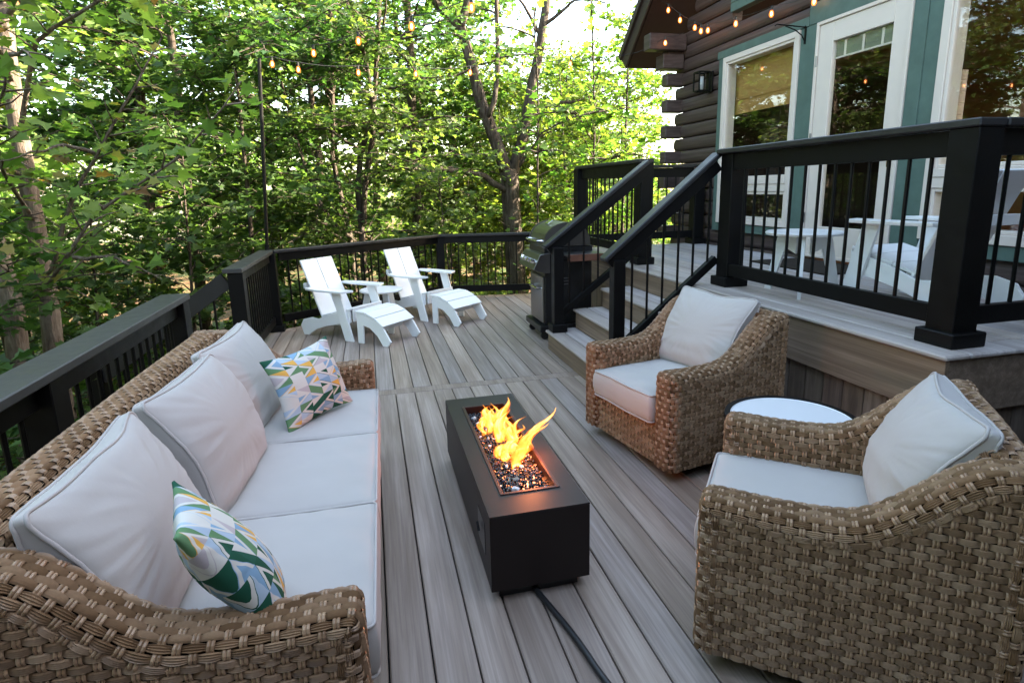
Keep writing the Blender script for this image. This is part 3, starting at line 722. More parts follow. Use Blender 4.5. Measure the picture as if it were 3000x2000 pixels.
def side_twigs(B, rg, wood, LP, LD, r0, dens=1., step=.14, tl=.5, leafstep=.033, flat=.25):
    """twigs along branch polyline B, leaves along the twigs"""
    d = np.concatenate([[0], np.cumsum(np.linalg.norm(np.diff(B, axis=0), axis=1))]); L = d[-1]; u = L * .18; sd = 1
    while u < L:
        p = np.array([np.interp(u, d, B[:, i]) for i in range(3)]); q = np.array([np.interp(min(L, u + .05), d, B[:, i]) for i in range(3)]) - np.array([np.interp(max(0, u - .05), d, B[:, i]) for i in range(3)])
        t = q / (np.linalg.norm(q) + 1e-9); sdv = np.cross(t, [0, 0, 1]); sdv /= np.linalg.norm(sdv) + 1e-9
        dr = t * .55 + sdv * sd * rg.uniform(.6, 1.1) + np.array([0, 0, rg.normal(.02, flat)]); dr /= np.linalg.norm(dr)
        l = tl * (L * .35 + .5) * rg.uniform(.5, 1.2) * (1.15 - .6 * u / L); m = max(3, int(l / .12)); ss = np.linspace(0, 1, m)[:, None]
        tw = p + dr * ss * l + np.array([0, 0, -.12]) * ss ** 2 * l + rg.normal(0, .015, (m, 3)) * ss
        wood.tube(tw, np.linspace(.006, .0025, m) * (1 + L * .15), 3, cap=False)
        k = max(2, int(l / leafstep * dens)); a = rg.uniform(.1, 1.08, k); lat = np.cross(dr, [0, 0, 1.])
        pos = p + dr * a[:, None] * l + np.array([0, 0, -.12]) * (a ** 2)[:, None] * l + lat * rg.normal(0, .07 * (1 + l * .5), (k, 1)) + rg.normal(0, .045, (k, 3))
        LP.append(pos); LD.append(dr * .6 + lat * rg.choice([-1, 1], (k, 1)) * rg.uniform(.3, 1.1, (k, 1)))
        u += step * rg.uniform(.6, 1.4); sd = -sd
def grow(seed, h, r0, base, nbr, spread, leaf, kind, lean=(0, 0), dens=1., step=.12, top=1., up=(.15, .5), twig=.45, flat=.25, trunk=None, sides=8):
    rg = np.random.default_rng(seed); wood = MB(); LP, LD = [], []
    T = wob(polyline(trunk if trunk is not None else [(0, 0, 0), (lean[0] * .3, lean[1] * .3, h * .4), (lean[0], lean[1], h)], 16), rg, .02 * h / 6)
    wood.tube(T, r0 * np.linspace(1, .18, 16) * np.concatenate([[1.25], np.ones(15)]), sides)
    for i in range(nbr):
        s = base + (1 - base) * ((i + rg.uniform(.1, .9)) / nbr) ** .9; k = s * 15; j = int(min(14, k)); p = T[j] + (T[j + 1] - T[j]) * (k - j)
        L = spread * (1 - .62 * ((s - base) / (1 - base)) ** 1.6) * rg.uniform(.6, 1.15); az = i * 2.4 + rg.normal(0, .4)
        B = wob(branch(p, az, L, rg.uniform(*up) + .5 * (s - base), rg.uniform(.1, .35)), rg, .03)
        rb = max(.008, r0 * .32 * (1.1 - s)); wood.tube(B, np.linspace(rb, .005, len(B)), 5, cap=False)
        side_twigs(B, rg, wood, LP, LD, rb, dens, step, twig, flat=flat)
    P = np.concatenate(LP); D = np.concatenate(LD)
    return wood, leaves_mesh(P, D, leaf, kind, rg), len(P)
def make_tree(name, label, group, wood, leaves, mbark, mleaf, loc=(0, 0, 0), rz=0, sc=1, cat="tree"):
    e = empty(name, label, cat, loc, rz, group); e.scale = (sc, sc, sc)
    wood.build("trunk", mbark, e, smooth=True); leaves.build("crown", mleaf, e); return e
def recolor(e, mat):
    for ch in [x for x in bpy.data.objects if x.parent is e and x.name.startswith("crown")]:
        ch.material_slots[0].link = 'OBJECT'; ch.material_slots[0].material = mat
GZ = lambda x, y: float(gz(np.array(float(x)), np.array(float(y))))
# --- trees one can point at
def limbs(wood, rg, LP, LD, list_, dens=1., step=.2, twig=.4):
    for pts, ra, rb, lf in list_:
        B = wob(polyline(pts, 14), rg, .012); wood.tube(B, np.linspace(ra, rb, 14), 7 if ra > .04 else 5, cap=True)
        if lf: side_twigs(B, rg, wood, LP, LD, ra, dens * lf, step, twig)
def hero(name, label, list_, leaf, kind, mbark, mleaf, seed, extra=0, ext_r=1.5, dens=1.70, twig=.4, box=None, cat="tree"):
    rg = np.random.default_rng(seed); wood = MB(); LP, LD = [], []
    limbs(wood, rg, LP, LD, list_, dens, .13, twig)
    for i in range(extra):      # small side boughs springing from the limbs
        pts, ra, rb, lf = list_[rg.integers(len(list_))]; B = polyline(pts, 30); p = B[rg.integers(8, 30)]
        if p[2] < .8: continue
        b = wob(branch(p, rg.uniform(0, 6.28), ext_r * rg.uniform(.5, 1.2), rg.uniform(.1, .6), .3), rg, .02); wood.tube(b, np.linspace(.018, .004, 10), 4, cap=False); side_twigs(b, rg, wood, LP, LD, .01, dens, .13, twig)
    P = np.concatenate(LP); D = np.concatenate(LD); e = empty(name, label, cat, tuple(list_[0][0][0]))
    lp(wood.build("trunk", mbark, smooth=True), e); lp(leaves_mesh(P, D, leaf, kind, rg).build("crown", mleaf), e); return e
TOP = 6.5
hero("maple_tree", "pale barked leaning tree at the far left with long boughs of big yellow-green leaves",
     [([(-3.0, 6.2, -2), (-2.99, 6.2, .16), (-2.96, 6.2, .45), (-2.96, 6.2, 1.1), (-2.95, 6.2, 1.61), (-2.92, 6.2, 2.24), (-2.86, 6.2, 3.15), (-2.7, 6.1, 4.8)], .10, .05, 0),
      ([(-2.96, 6.15, .75), (-2.44, 5.2, .86), (-1.96, 5.0, 1.41), (-1.33, 4.9, 1.77), (-1.04, 4.8, 2.03), (-.80, 4.7, 2.3)], .022, .005, 1.2),
      ([(-2.96, 6.1, .7), (-2.61, 5.6, .95), (-2.39, 5.5, 1.45), (-1.73, 5.2, 2.24), (-1.39, 5.1, 2.65)], .024, .006, 1.2),
      ([(-2.95, 6.2, 1.3), (-2.7, 5.4, 1.7), (-2.3, 4.6, 2.0), (-1.9, 4.0, 2.2)], .02, .006, 1.2),
      ([(-2.94, 6.2, 2.0), (-2.4, 5.6, 2.7), (-1.7, 5.3, 3.0), (-.9, 5.1, 3.05)], .024, .006, 1.3),
      ([(-2.9, 6.2, 2.5), (-2.6, 5.2, 3.0), (-2.1, 4.4, 3.1), (-1.5, 3.9, 3.0)], .024, .006, 1.3),
      ([(-2.9, 6.2, 3.0), (-2.0, 5.8, 3.6), (-1.2, 5.6, 3.7), (-.4, 5.5, 3.6)], .024, .006, 1.3),
      ([(-2.95, 6.2, 1.7), (-3.4, 5.4, 2.1), (-3.6, 4.8, 2.2)], .02, .006, 1.2)],
     .125, 'maple', M_BARKL, M_LEAFY, 11, extra=8, ext_r=.9, dens=.55, twig=.30)
hero("maple_tree", "thick trunk at the left edge of the woods beside the pale barked tree",
     [([(-3.25, 5.9, -2.2), (-3.12, 5.9, .15), (-3.1, 5.9, .52), (-3.08, 5.9, .91), (-3.3, 6.0, 1.6), (-3.6, 6.1, 3.2), (-3.8, 6.2, 5)], .105, .05, 0),
      ([(-3.5, 6.1, 2.4), (-3.2, 5.6, 2.9), (-3.0, 5.0, 3.1)], .02, .006, 1), ([(-3.3, 6, 1.8), (-3.8, 5.4, 2.0), (-4.2, 4.8, 2.1)], .02, .006, 1)],
     .11, 'maple', M_BARKL, M_LEAF, 12, extra=10, ext_r=1.2, dens=1.36)
hero("oak_tree", "large rough barked oak forking into two limbs above the far railing",
     [([(2.75, 11, -2.2), (2.69, 11, .3), (2.64, 11, 1.03), (2.65, 11, 1.46), (2.62, 11, 1.86)], .22, .175, 0),
      ([(2.60, 11, 1.75), (2.38, 11, 2.38), (2.19, 11, 2.87), (2.09, 11, 3.11), (1.97, 11, 3.7), (1.85, 11, 4.18), (1.78, 11, 4.36), (1.46, 11, 4.56), (.9, 11.2, 5.6)], .135, .06, .25),
      ([(1.80, 11, 4.30), (2.01, 11, 4.80), (2.1, 11, 6)], .08, .04, 0),
      ([(2.68, 11, 1.75), (2.9, 11, 2.36), (3.0, 11, 2.82), (3.07, 11, 3.15), (3.22, 11, 3.79), (3.32, 11, 4.31), (3.41, 11, 4.83), (3.6, 11, 6)], .12, .06, .0),
      ([(2.24, 10.95, 2.8), (2.36, 10.9, 3.1), (2.41, 10.9, 3.51), (2.43, 10.9, 4.02), (2.45, 10.9, 4.8)], .05, .035, 0),
      ([(2.58, 10.95, 1.45), (2.3, 10.9, 1.6), (2.13, 10.9, 1.76), (1.75, 10.8, 1.82), (1.25, 10.7, 1.88), (.51, 10.5, 1.92)], .065, .035, .25),
      ([(3.10, 11, 2.8), (3.54, 11, 3.04), (3.99, 11, 3.09), (4.6, 11, 3.3)], .045, .015, .5),
      ([(2.8, 10.95, 1.9), (3.2, 10.8, 2.5), (3.6, 10.7, 2.7)], .03, .01, .8),
      ([(3.3, 11, 4.2), (2.9, 10.8, 4.7), (2.5, 10.7, 5.0)], .04, .01, .5), ([(3.35, 11, 4.4), (3.9, 10.8, 4.8), (4.4, 10.6, 4.7)], .04, .01, .5)],
     .095, 'mid', M_BARK, M_LEAF, 13, extra=14, ext_r=1.3, dens=0.71, twig=.35)
hero("maple_tree", "slender twin stemmed tree left of the oak behind the lounge chairs",
     [([(-.15, 9.5, -2), (-.12, 9.5, .8), (-.12, 9.5, 1.18), (-.11, 9.5, 1.87), (0, 9.5, 2.18), (.23, 9.5, 2.76), (.3, 9.5, 3.52), (.4, 9.5, 4.25), (.4, 9.5, 5.5)], .065, .025, .2),
      ([(-.10, 9.45, 1.0), (-.04, 9.5, 1.64), (.1, 9.5, 2.2), (.16, 9.5, 2.54), (.1, 9.4, 3.4), (-.2, 9.4, 4.6)], .05, .02, .3),
      ([(.0, 9.4, 2.1), (-.5, 9.0, 2.4), (-1.1, 8.8, 2.5)], .02, .006, 1), ([(.25, 9.4, 2.9), (.8, 9.0, 3.1), (1.4, 8.8, 3.1)], .02, .006, 1), ([(.15, 9.4, 2.3), (.7, 9.0, 2.45), (1.3, 8.9, 2.4)], .02, .006, 1), ([(-.1, 9.4, 1.6), (.3, 8.9, 1.8), (.9, 8.8, 1.8)], .015, .006, 1)],
     .10, 'maple', M_BARK, M_LEAF, 14, extra=27, ext_r=1.5, dens=1.02)
hero("maple_tree", "dark slender stem behind the light pole with layered maple boughs",
     [([(-.25, 10, -2), (-.33, 10, 1.09), (-.51, 10, 1.79), (-.4, 10, 3.11), (-.4, 10, 3.87), (-.33, 10, 4.36), (-.3, 10, 5.5)], .05, .025, .2),
      ([(-.33, 9.9, .8), (-.49, 9, 1.01), (-.75, 9, 1.52), (-.91, 9, 2.36), (-1.1, 8.9, 3.4)], .03, .012, .7),
      ([(-.42, 9.9, 3.0), (-.9, 9.2, 3.3), (-1.5, 8.8, 3.3)], .02, .006, 1), ([(-.4, 9.9, 3.3), (.1, 9.3, 3.6), (.6, 9.0, 3.6)], .02, .006, 1)],
     .10, 'maple', M_BARK, M_LEAFD, 15, extra=32, ext_r=1.6, dens=1.02)
hero("maple_tree", "thin straight stem standing in the woods just left of the oak's long low bough",
     [([(1.25, 14, -2.2), (1.19, 14, 1.16), (1.1, 14, 2.09), (1.03, 14, 2.7), (.9, 14, 4.6), (.8, 14, 6.5)], .075, .04, 0),
      ([(1.55, 14.3, -2.2), (1.44, 14.3, 1.18), (1.36, 14.3, 2.36), (1.2, 14.3, 5)], .085, .05, 0)],
     .10, 'mid', M_BARK, M_LEAF, 16, extra=27, ext_r=2.0, dens=0.85)
hero("maple_tree", "thin young tree with broad leaves close to the far corner of the log house",
     [([(3.55, 8.9, -2), (3.5, 8.9, 1.5), (3.5, 8.9, 3.0), (3.45, 8.9, 4.2)], .03, .012, .5), ([(2.75, 9.4, -2), (2.7, 9.4, 1.5), (2.75, 9.4, 3.0), (2.7, 9.4, 4.2)], .025, .012, .3),
      ([(3.5, 8.9, 2.2), (3.1, 8.6, 2.6), (2.7, 8.5, 2.7)], .012, .005, 1), ([(3.5, 8.9, 2.4), (3.9, 8.5, 2.7)], .012, .005, 1), ([(3.5, 8.9, 1.8), (3.8, 8.6, 2.0), (4.1, 8.7, 2.0)], .012, .005, 1)],
     .125, 'maple', M_BARK, M_LEAFB, 17, extra=10, ext_r=.9, dens=0.85, twig=.3)

# --- woodland trees: prototypes and copies
protos = {}
def proto(key, **k):
    mats = k.pop('mats'); w_, l_, n_ = grow(**k); protos[key] = make_tree("maple_tree", None, None, w_, l_, *mats); print("tree", key, n_, "leaves"); return protos[key]
proto('A', seed=1, h=9, r0=.10, base=.16, nbr=44, spread=2.6, leaf=.11, kind='mid', dens=1.35, mats=(M_BARK, M_LEAF))
proto('B', seed=2, h=10.5, r0=.14, base=.30, nbr=44, spread=3.1, leaf=.115, kind='mid', dens=1.35, lean=(.5, .3), mats=(M_BARK, M_LEAF))
proto('C', seed=3, h=6, r0=.05, base=.10, nbr=34, spread=1.8, leaf=.115, kind='maple', dens=1.5, lean=(.4, -.2), mats=(M_BARK, M_LEAF))
proto('D', seed=4, h=3.2, r0=.03, base=.08, nbr=20, spread=1.3, leaf=.105, kind='maple', dens=1.5, lean=(-.2, .1), mats=(M_BARK, M_LEAF))
proto('E', seed=5, h=13, r0=.17, base=.22, nbr=44, spread=3.4, leaf=.15, kind='oval', dens=1.3, mats=(M_BARK, M_LEAF))
#TREES
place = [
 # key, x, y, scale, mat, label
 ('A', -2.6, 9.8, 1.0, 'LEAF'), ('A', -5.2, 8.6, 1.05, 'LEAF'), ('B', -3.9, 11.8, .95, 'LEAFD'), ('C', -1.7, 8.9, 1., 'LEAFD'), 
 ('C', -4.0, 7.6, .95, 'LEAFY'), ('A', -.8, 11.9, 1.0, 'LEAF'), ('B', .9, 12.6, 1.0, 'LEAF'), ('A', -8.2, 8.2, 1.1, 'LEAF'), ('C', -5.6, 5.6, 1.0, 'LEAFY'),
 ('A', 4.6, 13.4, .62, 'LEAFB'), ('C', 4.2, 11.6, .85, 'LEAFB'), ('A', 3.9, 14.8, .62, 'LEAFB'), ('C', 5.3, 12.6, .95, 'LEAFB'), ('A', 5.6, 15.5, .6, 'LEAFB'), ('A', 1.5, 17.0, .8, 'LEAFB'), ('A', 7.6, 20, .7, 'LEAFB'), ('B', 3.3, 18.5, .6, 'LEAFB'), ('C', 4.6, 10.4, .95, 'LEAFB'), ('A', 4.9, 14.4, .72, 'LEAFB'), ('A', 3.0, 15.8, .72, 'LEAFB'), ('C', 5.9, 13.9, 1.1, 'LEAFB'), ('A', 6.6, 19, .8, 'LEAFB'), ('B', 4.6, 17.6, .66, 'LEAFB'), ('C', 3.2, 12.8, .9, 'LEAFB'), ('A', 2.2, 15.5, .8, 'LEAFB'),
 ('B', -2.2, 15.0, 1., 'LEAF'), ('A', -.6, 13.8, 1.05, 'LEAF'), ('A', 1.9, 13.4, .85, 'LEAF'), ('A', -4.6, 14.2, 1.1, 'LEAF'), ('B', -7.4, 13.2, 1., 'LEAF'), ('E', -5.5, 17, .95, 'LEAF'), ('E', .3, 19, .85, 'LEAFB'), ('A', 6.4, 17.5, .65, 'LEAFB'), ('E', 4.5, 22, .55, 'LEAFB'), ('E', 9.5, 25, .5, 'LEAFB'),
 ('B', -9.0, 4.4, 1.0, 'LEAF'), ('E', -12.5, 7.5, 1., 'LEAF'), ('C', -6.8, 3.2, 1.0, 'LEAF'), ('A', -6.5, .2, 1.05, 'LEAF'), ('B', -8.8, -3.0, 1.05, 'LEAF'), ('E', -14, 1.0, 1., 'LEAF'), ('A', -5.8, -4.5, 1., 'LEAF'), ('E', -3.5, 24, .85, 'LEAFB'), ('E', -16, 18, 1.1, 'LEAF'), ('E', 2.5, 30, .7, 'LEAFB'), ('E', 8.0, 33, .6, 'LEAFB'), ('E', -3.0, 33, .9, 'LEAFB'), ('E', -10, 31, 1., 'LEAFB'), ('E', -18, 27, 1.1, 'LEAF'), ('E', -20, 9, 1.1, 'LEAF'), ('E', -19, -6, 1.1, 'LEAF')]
MD = {'LEAF': M_LEAF, 'LEAFD': M_LEAFD, 'LEAFY': M_LEAFY, 'LEAFB': M_LEAFB}
used = set(); rq = random.Random(9)
def put(key, x, y, sc, mat, label, group, name="maple_tree", zoff=0):
    if key in used: e = copy_tree(protos[key])
    else: e = protos[key]; used.add(key)
    e.name = name; e.location = (x, y, GZ(x, y) - .05 + zoff); e.rotation_euler = (0, 0, rq.uniform(0, 6.28)); e.scale = (sc, sc, sc * rq.uniform(.92, 1.08)); tag(e, label, "tree", group)
    recolor(e, MD[mat]); return e
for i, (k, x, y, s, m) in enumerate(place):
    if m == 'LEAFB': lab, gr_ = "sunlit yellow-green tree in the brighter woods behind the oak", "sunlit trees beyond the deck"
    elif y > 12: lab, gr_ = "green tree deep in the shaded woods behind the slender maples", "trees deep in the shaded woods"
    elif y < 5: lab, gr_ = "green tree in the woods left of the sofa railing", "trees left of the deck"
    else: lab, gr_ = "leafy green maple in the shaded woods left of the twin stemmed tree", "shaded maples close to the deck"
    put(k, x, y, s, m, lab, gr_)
sap = [(-2.2, 7.6), (-3.2, 8.4), (-.6, 8.7), (3.6, 9.9), (-1.3, 10.2), (-4.6, 7.0), (-4.3, 9.9), (-6.3, 7.1), (-7.0, 9.6), (4.5, 9.6), (.0, 10.8), (2.0, 11.8), (-3.0, 7.0), (-4.4, 4.6), (-5.2, 3.0), (-2.6, 4.9), (1.2, 8.95), (5.2, 11), (-8, 6.5), (-5.5, 10.8), (-1.9, 12.8), (3.9, 14.5), (1.4, 13.6)]
for i, (x, y) in enumerate(sap):
    m = 'LEAFB' if x > 1.8 else ('LEAFD' if i % 3 == 0 else ('LEAFY' if x < -2 and i % 2 else 'LEAF'))
    put('D', x, y, rq.uniform(.75, 1.15), m, "young leafy sapling in the undergrowth right behind the far railing" if x > -1.5 else "young leafy sapling in the undergrowth behind the left railing", "saplings behind the far railing" if x > -1.5 else "saplings behind the left railing", "sapling")
# low undergrowth and far woodland as masses
def leaf_mass(name, label, boxes, n, size, kind, mat, seed):
    rg = np.random.default_rng(seed); P = []
    for (x0, x1, y0, y1, z0, z1) in boxes:
        k = n // len(boxes); x = rg.uniform(x0, x1, k); y = rg.uniform(y0, y1, k); c = .5 + .5 * np.sin(x * 2.1 + seed) * np.cos(y * 1.7 + seed * 2)
        z = gz(x, y) + z0 + rg.uniform(0, 1, k) ** 1.3 * (z1 - z0) * (.35 + .65 * c); P.append(np.stack([x, y, z], -1))
    P = np.concatenate(P); D = rg.normal(0, 1, (len(P), 3)) * [1, 1, .3]
    return tag(leaves_mesh(P, D, size, kind, rg, .6).build(name, mat), label, kind="stuff")
leaf_mass("undergrowth", "low leafy undergrowth covering the forest floor", [(-9, 5.5, 8.6, 14, .02, 1.1), (-8, -2.4, 1.5, 9, .02, .7)], 26000, .09, 'mid', M_LEAF, 3)
leaf_mass("fallen_leaves", "rusty fallen leaves on the forest floor", [(-6, -1.4, -2, 9, .01, .04)], 5000, .10, 'mid', simple("fallen_leaf", (.20, .085, .035), .8, .2, 0, .5), 6)
def far_woods():
    rg = np.random.default_rng(8); P = []
    for i in range(150):
        a = rg.uniform(R(40), R(215)); d = rg.uniform(36, 58); c = np.array([math.cos(a) * d, math.sin(a) * d, 0]); c[2] = GZ(c[0], c[1]) + rg.uniform(2, 8.5 if a > R(100) else 3.5)
        k = 420; v = norm(rg.normal(0, 1, (k, 3))) * (rg.uniform(.2, 1, (k, 1)) ** .5) * [3.2, 3.2, 2.6]; P.append(c + v)
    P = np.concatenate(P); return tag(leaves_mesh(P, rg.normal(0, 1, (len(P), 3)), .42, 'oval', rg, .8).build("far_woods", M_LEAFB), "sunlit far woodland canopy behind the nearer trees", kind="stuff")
far_woods()
# ================================================================== FURNITURE
def weave(mb, fn, U, V, pu=.032, pv=.0205, amp=.0072, ns=4, clip=None, seed=0):
    """interlaced wicker: bundles of weft strands over and under paired warp strands, on the surface fn(u, v)"""
    e = 1e-3
    def surf(u, v, h):
        p = fn(u, v); n = norm(np.cross(fn(u + e, v) - fn(u - e, v), fn(u, v + e) - fn(u, v - e))); return p + n * h[..., None]
    nr = max(1, int(round(V / pv))); pv = V / nr; nc = max(2, int(round(U / pu))); pu = U / nc
    ks = np.arange(-1, nc + 2)
    A = 7; B = 2 * ns + 1
    s = np.linspace(-1, 1, A); tb = np.linspace(-1, 1, B)
    ridge = np.where(np.arange(B) % 2 == 1, 1., 0.)
    wefts, warps = [], []
    for r in range(nr):
        for k in ks:
            if (k + r) % 2 == 0: wefts.append((k * pu, (r + .5) * pv))
            else: warps.append((k * pu, (r + .5) * pv))
    W = np.array(wefts); su = W[:, 0, None, None] + s[None, :, None] * pu * .86; su = np.clip(su, 0, U)
    hw = pv * (.355 + .11 * np.cos(s * np.pi / 2)); sv = W[:, 1, None, None] + tb[None, None, :] * hw[None, :, None]
    su = np.broadcast_to(su, (len(W), A, B)); sv = np.broadcast_to(sv, (len(W), A, B))
    hh = amp * (np.cos(s * np.pi * .5) ** .8 - .5)[None, :, None] + .0045 * ridge[None, None, :] - .0016 * (np.abs(tb) > .95)[None, None, :]
    keep = (W[:, 0] > -.9 * pu) & (W[:, 0] < U + .9 * pu)
    if clip is not None: keep &= clip(np.clip(W[:, 0], 0, U), W[:, 1])
    su, sv, hh = su[keep], np.clip(sv[keep], 0, V), np.broadcast_to(hh, (len(W), A, B))[keep]
    P = surf(su, sv, hh).reshape(-1, 3)
    i = np.arange(A - 1)[:, None] * B; j = np.arange(B - 1)[None, :]; f = np.stack([i + j, i + B + j, i + B + j + 1, i + j + 1], -1).reshape(-1, 4)
    F = (f[None] + (np.arange(keep.sum()) * A * B)[:, None, None]).reshape(-1, 4); mb.add(P, F)
    W = np.array(warps); keep = (W[:, 0] >= .1 * pu) & (W[:, 0] <= U - .1 * pu)
    if clip is not None: keep &= clip(np.clip(W[:, 0], 0, U), W[:, 1])
    W = W[keep]
    if not len(W): return
    A = 5; B = 4; s = np.linspace(-1, 1, A); tb = np.linspace(-1, 1, B)
    for sd in (-1, 1):
        sv = W[:, 1, None, None] + s[None, :, None] * pv * .72; su = W[:, 0, None, None] + sd * .0043 + tb[None, None, :] * .0040
        sv = np.clip(np.broadcast_to(sv, (len(W), A, B)), 0, V); su = np.clip(np.broadcast_to(su, (len(W), A, B)), 0, U)
        hh = (amp * (np.cos(s * np.pi / 2) * 1.0 - .15)[None, :, None] + .0026 * (1 - tb ** 2)[None, None, :]) + 0 * su
        P = surf(su, sv, hh).reshape(-1, 3)
        i = np.arange(A - 1)[:, None] * B; j = np.arange(B - 1)[None, :]; f = np.stack([i + j, i + j + 1, i + B + j + 1, i + B + j], -1).reshape(-1, 4)
        mb.add(P, (f[None] + (np.arange(len(W)) * A * B)[:, None, None]).reshape(-1, 4), 1)

def curve_fn(pts):
    pts = np.array(pts, float)
    for _ in range(3):      # Chaikin
        q = [pts[0]]
        for a, b in zip(pts[:-1], pts[1:]): q += [a * .75 + b * .25, a * .25 + b * .75]
        q.append(pts[-1]); pts = np.array(q)
    d = np.concatenate([[0], np.cumsum(np.linalg.norm(np.diff(pts, axis=0), axis=1))])
    return (lambda u: np.stack([np.interp(u, d, pts[:, 0]), np.interp(u, d, pts[:, 1])], -1)), d[-1]

def band(mb, bk, path, x0, x1, side=.022, r=.035, **kw):
    """rounded band over the edge of an upright slab; path in (y, z), slab spans x0..x1"""
    f, L = curve_fn(path); w = x1 - x0; S = [side, r * math.pi / 2, w - 2 * r, r * math.pi / 2, side]; T = sum(S); c = np.cumsum([0] + S)
    def sec(v):
        v = np.asarray(v, float); x = np.zeros_like(v); d = np.zeros_like(v)
        a = v < c[1]; x[a] = 0; d[a] = r + (c[1] - v[a])
        a = (v >= c[1]) & (v < c[2]); t = (v[a] - c[1]) / r; x[a] = r - r * np.cos(t); d[a] = r - r * np.sin(t)
        a = (v >= c[2]) & (v < c[3]); x[a] = r + v[a] - c[2]; d[a] = 0
        a = (v >= c[3]) & (v < c[4]); t = (v[a] - c[3]) / r; x[a] = w - r + r * np.sin(t); d[a] = r - r * np.cos(t)
        a = v >= c[4]; x[a] = w; d[a] = r + v[a] - c[4]
        return x, d
    def fn(u, v):
        u = np.clip(np.asarray(u, float), 0, L); u, v = np.broadcast_arrays(u, v); p = f(u); e = .004
        t = norm(f(np.clip(u + e, 0, L)) - f(np.clip(u - e, 0, L))); x, d = sec(v)
        n = np.stack([-t[..., 1], t[..., 0]], -1)
        return np.stack([x0 + x, p[..., 0] - n[..., 0] * d, p[..., 1] - n[..., 1] * d], -1)
    weave(mb, lambda u, v: fn(u, T - v), L, T, **kw)
    m = 60; U, V = np.meshgrid(np.linspace(0, L, m), np.linspace(0, T, 24), indexing='ij'); P = fn(U, V)
    e = 1e-3; N = norm(np.cross(fn(U + e, V) - fn(U - e, V), fn(U, V + e) - fn(U, V - e))); P = P + N * .006
    i = np.arange(m - 1)[:, None] * 24; j = np.arange(23)[None, :]; bk.add(P.reshape(-1, 3), np.stack([i + j, i + 24 + j, i + 25 + j, i + j + 1], -1).reshape(-1, 4))
    return f, L

def superbox(w, d, h, r, nx, ny, nz, fn=None):
    """rounded box as a grid skin centred at 0; fn can warp the points"""
    mb = MB(); half = np.array([w, d, h]) / 2
    def face(ax, sg, n1, n2):
        o = [i for i in range(3) if i != ax]; a, b = np.meshgrid(np.linspace(-1, 1, n1), np.linspace(-1, 1, n2), indexing='ij')
        P = np.zeros((n1, n2, 3)); P[..., ax] = sg; P[..., o[0]] = a; P[..., o[1]] = b; P = P * half
        core = np.clip(P, -(half - r), half - r); dlt = P - core; P = core + norm(dlt) * r * (np.linalg.norm(dlt, axis=-1, keepdims=True) > 1e-6)
        i = np.arange(n1 - 1)[:, None] * n2; j = np.arange(n2 - 1)[None, :]; q = np.stack([i + j, i + n2 + j, i + n2 + j + 1, i + j + 1], -1).reshape(-1, 4)
        flip = (sg > 0) == (ax == 1)
        uv = np.stack([P[..., 0] / half[0] / 2 + .5, P[..., 1] / half[1] / 2 + .5], -1).reshape(-1, 2)
        mb.add(P.reshape(-1, 3), q[:, ::-1] if flip else q, uv=uv)
    for sg in (-1, 1): face(0, sg, ny, nz); face(1, sg, nx, nz); face(2, sg, nx, ny)
    V = np.concatenate(mb.v)
    if fn is not None: V = fn(V)
    mb.v = [V.astype(np.float32)]
    return mb
def merged(o, dist=.0004):
    bm = bmesh.new(); bm.from_mesh(o.data); bmesh.ops.remove_doubles(bm, verts=bm.verts, dist=dist); bmesh.ops.recalc_face_normals(bm, faces=bm.faces[:]); bm.to_mesh(o.data); bm.free(); return o
def nz3(P, sc, seed): return np.array([noise.noise(Vector((p[0] * sc[0] + seed, p[1] * sc[1] + seed * .7, p[2] * sc[2] + seed * 1.3))) for p in P])
def dent(P, seed, amp, sc=(6, 6, 6)):
    return nz3(P, sc, seed) * amp
def piping(loop, r=.0045):
    loop = np.array(loop); loop = np.vstack([loop, loop[:1]]); mb = MB(); mb.tube(loop, r, 6, cap=False); return mb
def rrect(w, d, r, n=8):
    P = []
    for cx, cy, a0 in ((w / 2 - r, d / 2 - r, 0), (-w / 2 + r, d / 2 - r, 90), (-w / 2 + r, -d / 2 + r, 180), (w / 2 - r, -d / 2 + r, 270)):
        for i in range(n + 1): a = R(a0 + 90 * i / n); P.append((cx + r * math.cos(a), cy + r * math.sin(a)))
    Q = []
    for a, b in zip(P, P[1:] + P[:1]):
        m = max(1, int(math.hypot(b[0] - a[0], b[1] - a[1]) / .03))
        Q += [(a[0] + (b[0] - a[0]) * k / m, a[1] + (b[1] - a[1]) * k / m) for k in range(m)]
    return Q
def seat_cushion(w, d, h, M, parent, seed):
    hh = np.array([w, d, h]) / 2
    def warp(P):
        q = P / hh; puff = (1 - q[:, 0] ** 4) * (1 - q[:, 1] ** 4); P = P.copy()
        P[:, 2] += np.sign(P[:, 2]) * .016 * puff * (np.abs(q[:, 2]) > .6) + dent(P, seed, .008, (4, 4, 3)) + dent(P, seed + 5, .005, (11, 13, 6))
        side = np.abs(q[:, 2]) < .98; P[:, 0] += np.sign(q[:, 0]) * .008 * (1 - q[:, 2] ** 2) * (np.abs(q[:, 0]) > .95); P[:, 1] += np.sign(q[:, 1]) * .010 * (1 - q[:, 2] ** 2) * (np.abs(q[:, 1]) > .95)
        P[:, 1] += dent(P, seed + 9, .005, (9, 2, 6))
        return P
    o = merged(superbox(w, d, h, .016, 36, 36, 8, warp).build("seat_cushion", M_CUSH, smooth=True)); o.matrix_basis = M; o.parent = parent
    for z in (h / 2 - .004, -h / 2 + .004):
        lp_ = np.array([(a, b, z) for a, b in rrect(w + .002, d + .002, .02)]); lp_[:, 2] += dent(lp_, seed, .008, (4, 4, 3))
        c = piping(lp_).build("piping", M_PIPE, smooth=True); c.parent = o
    return o
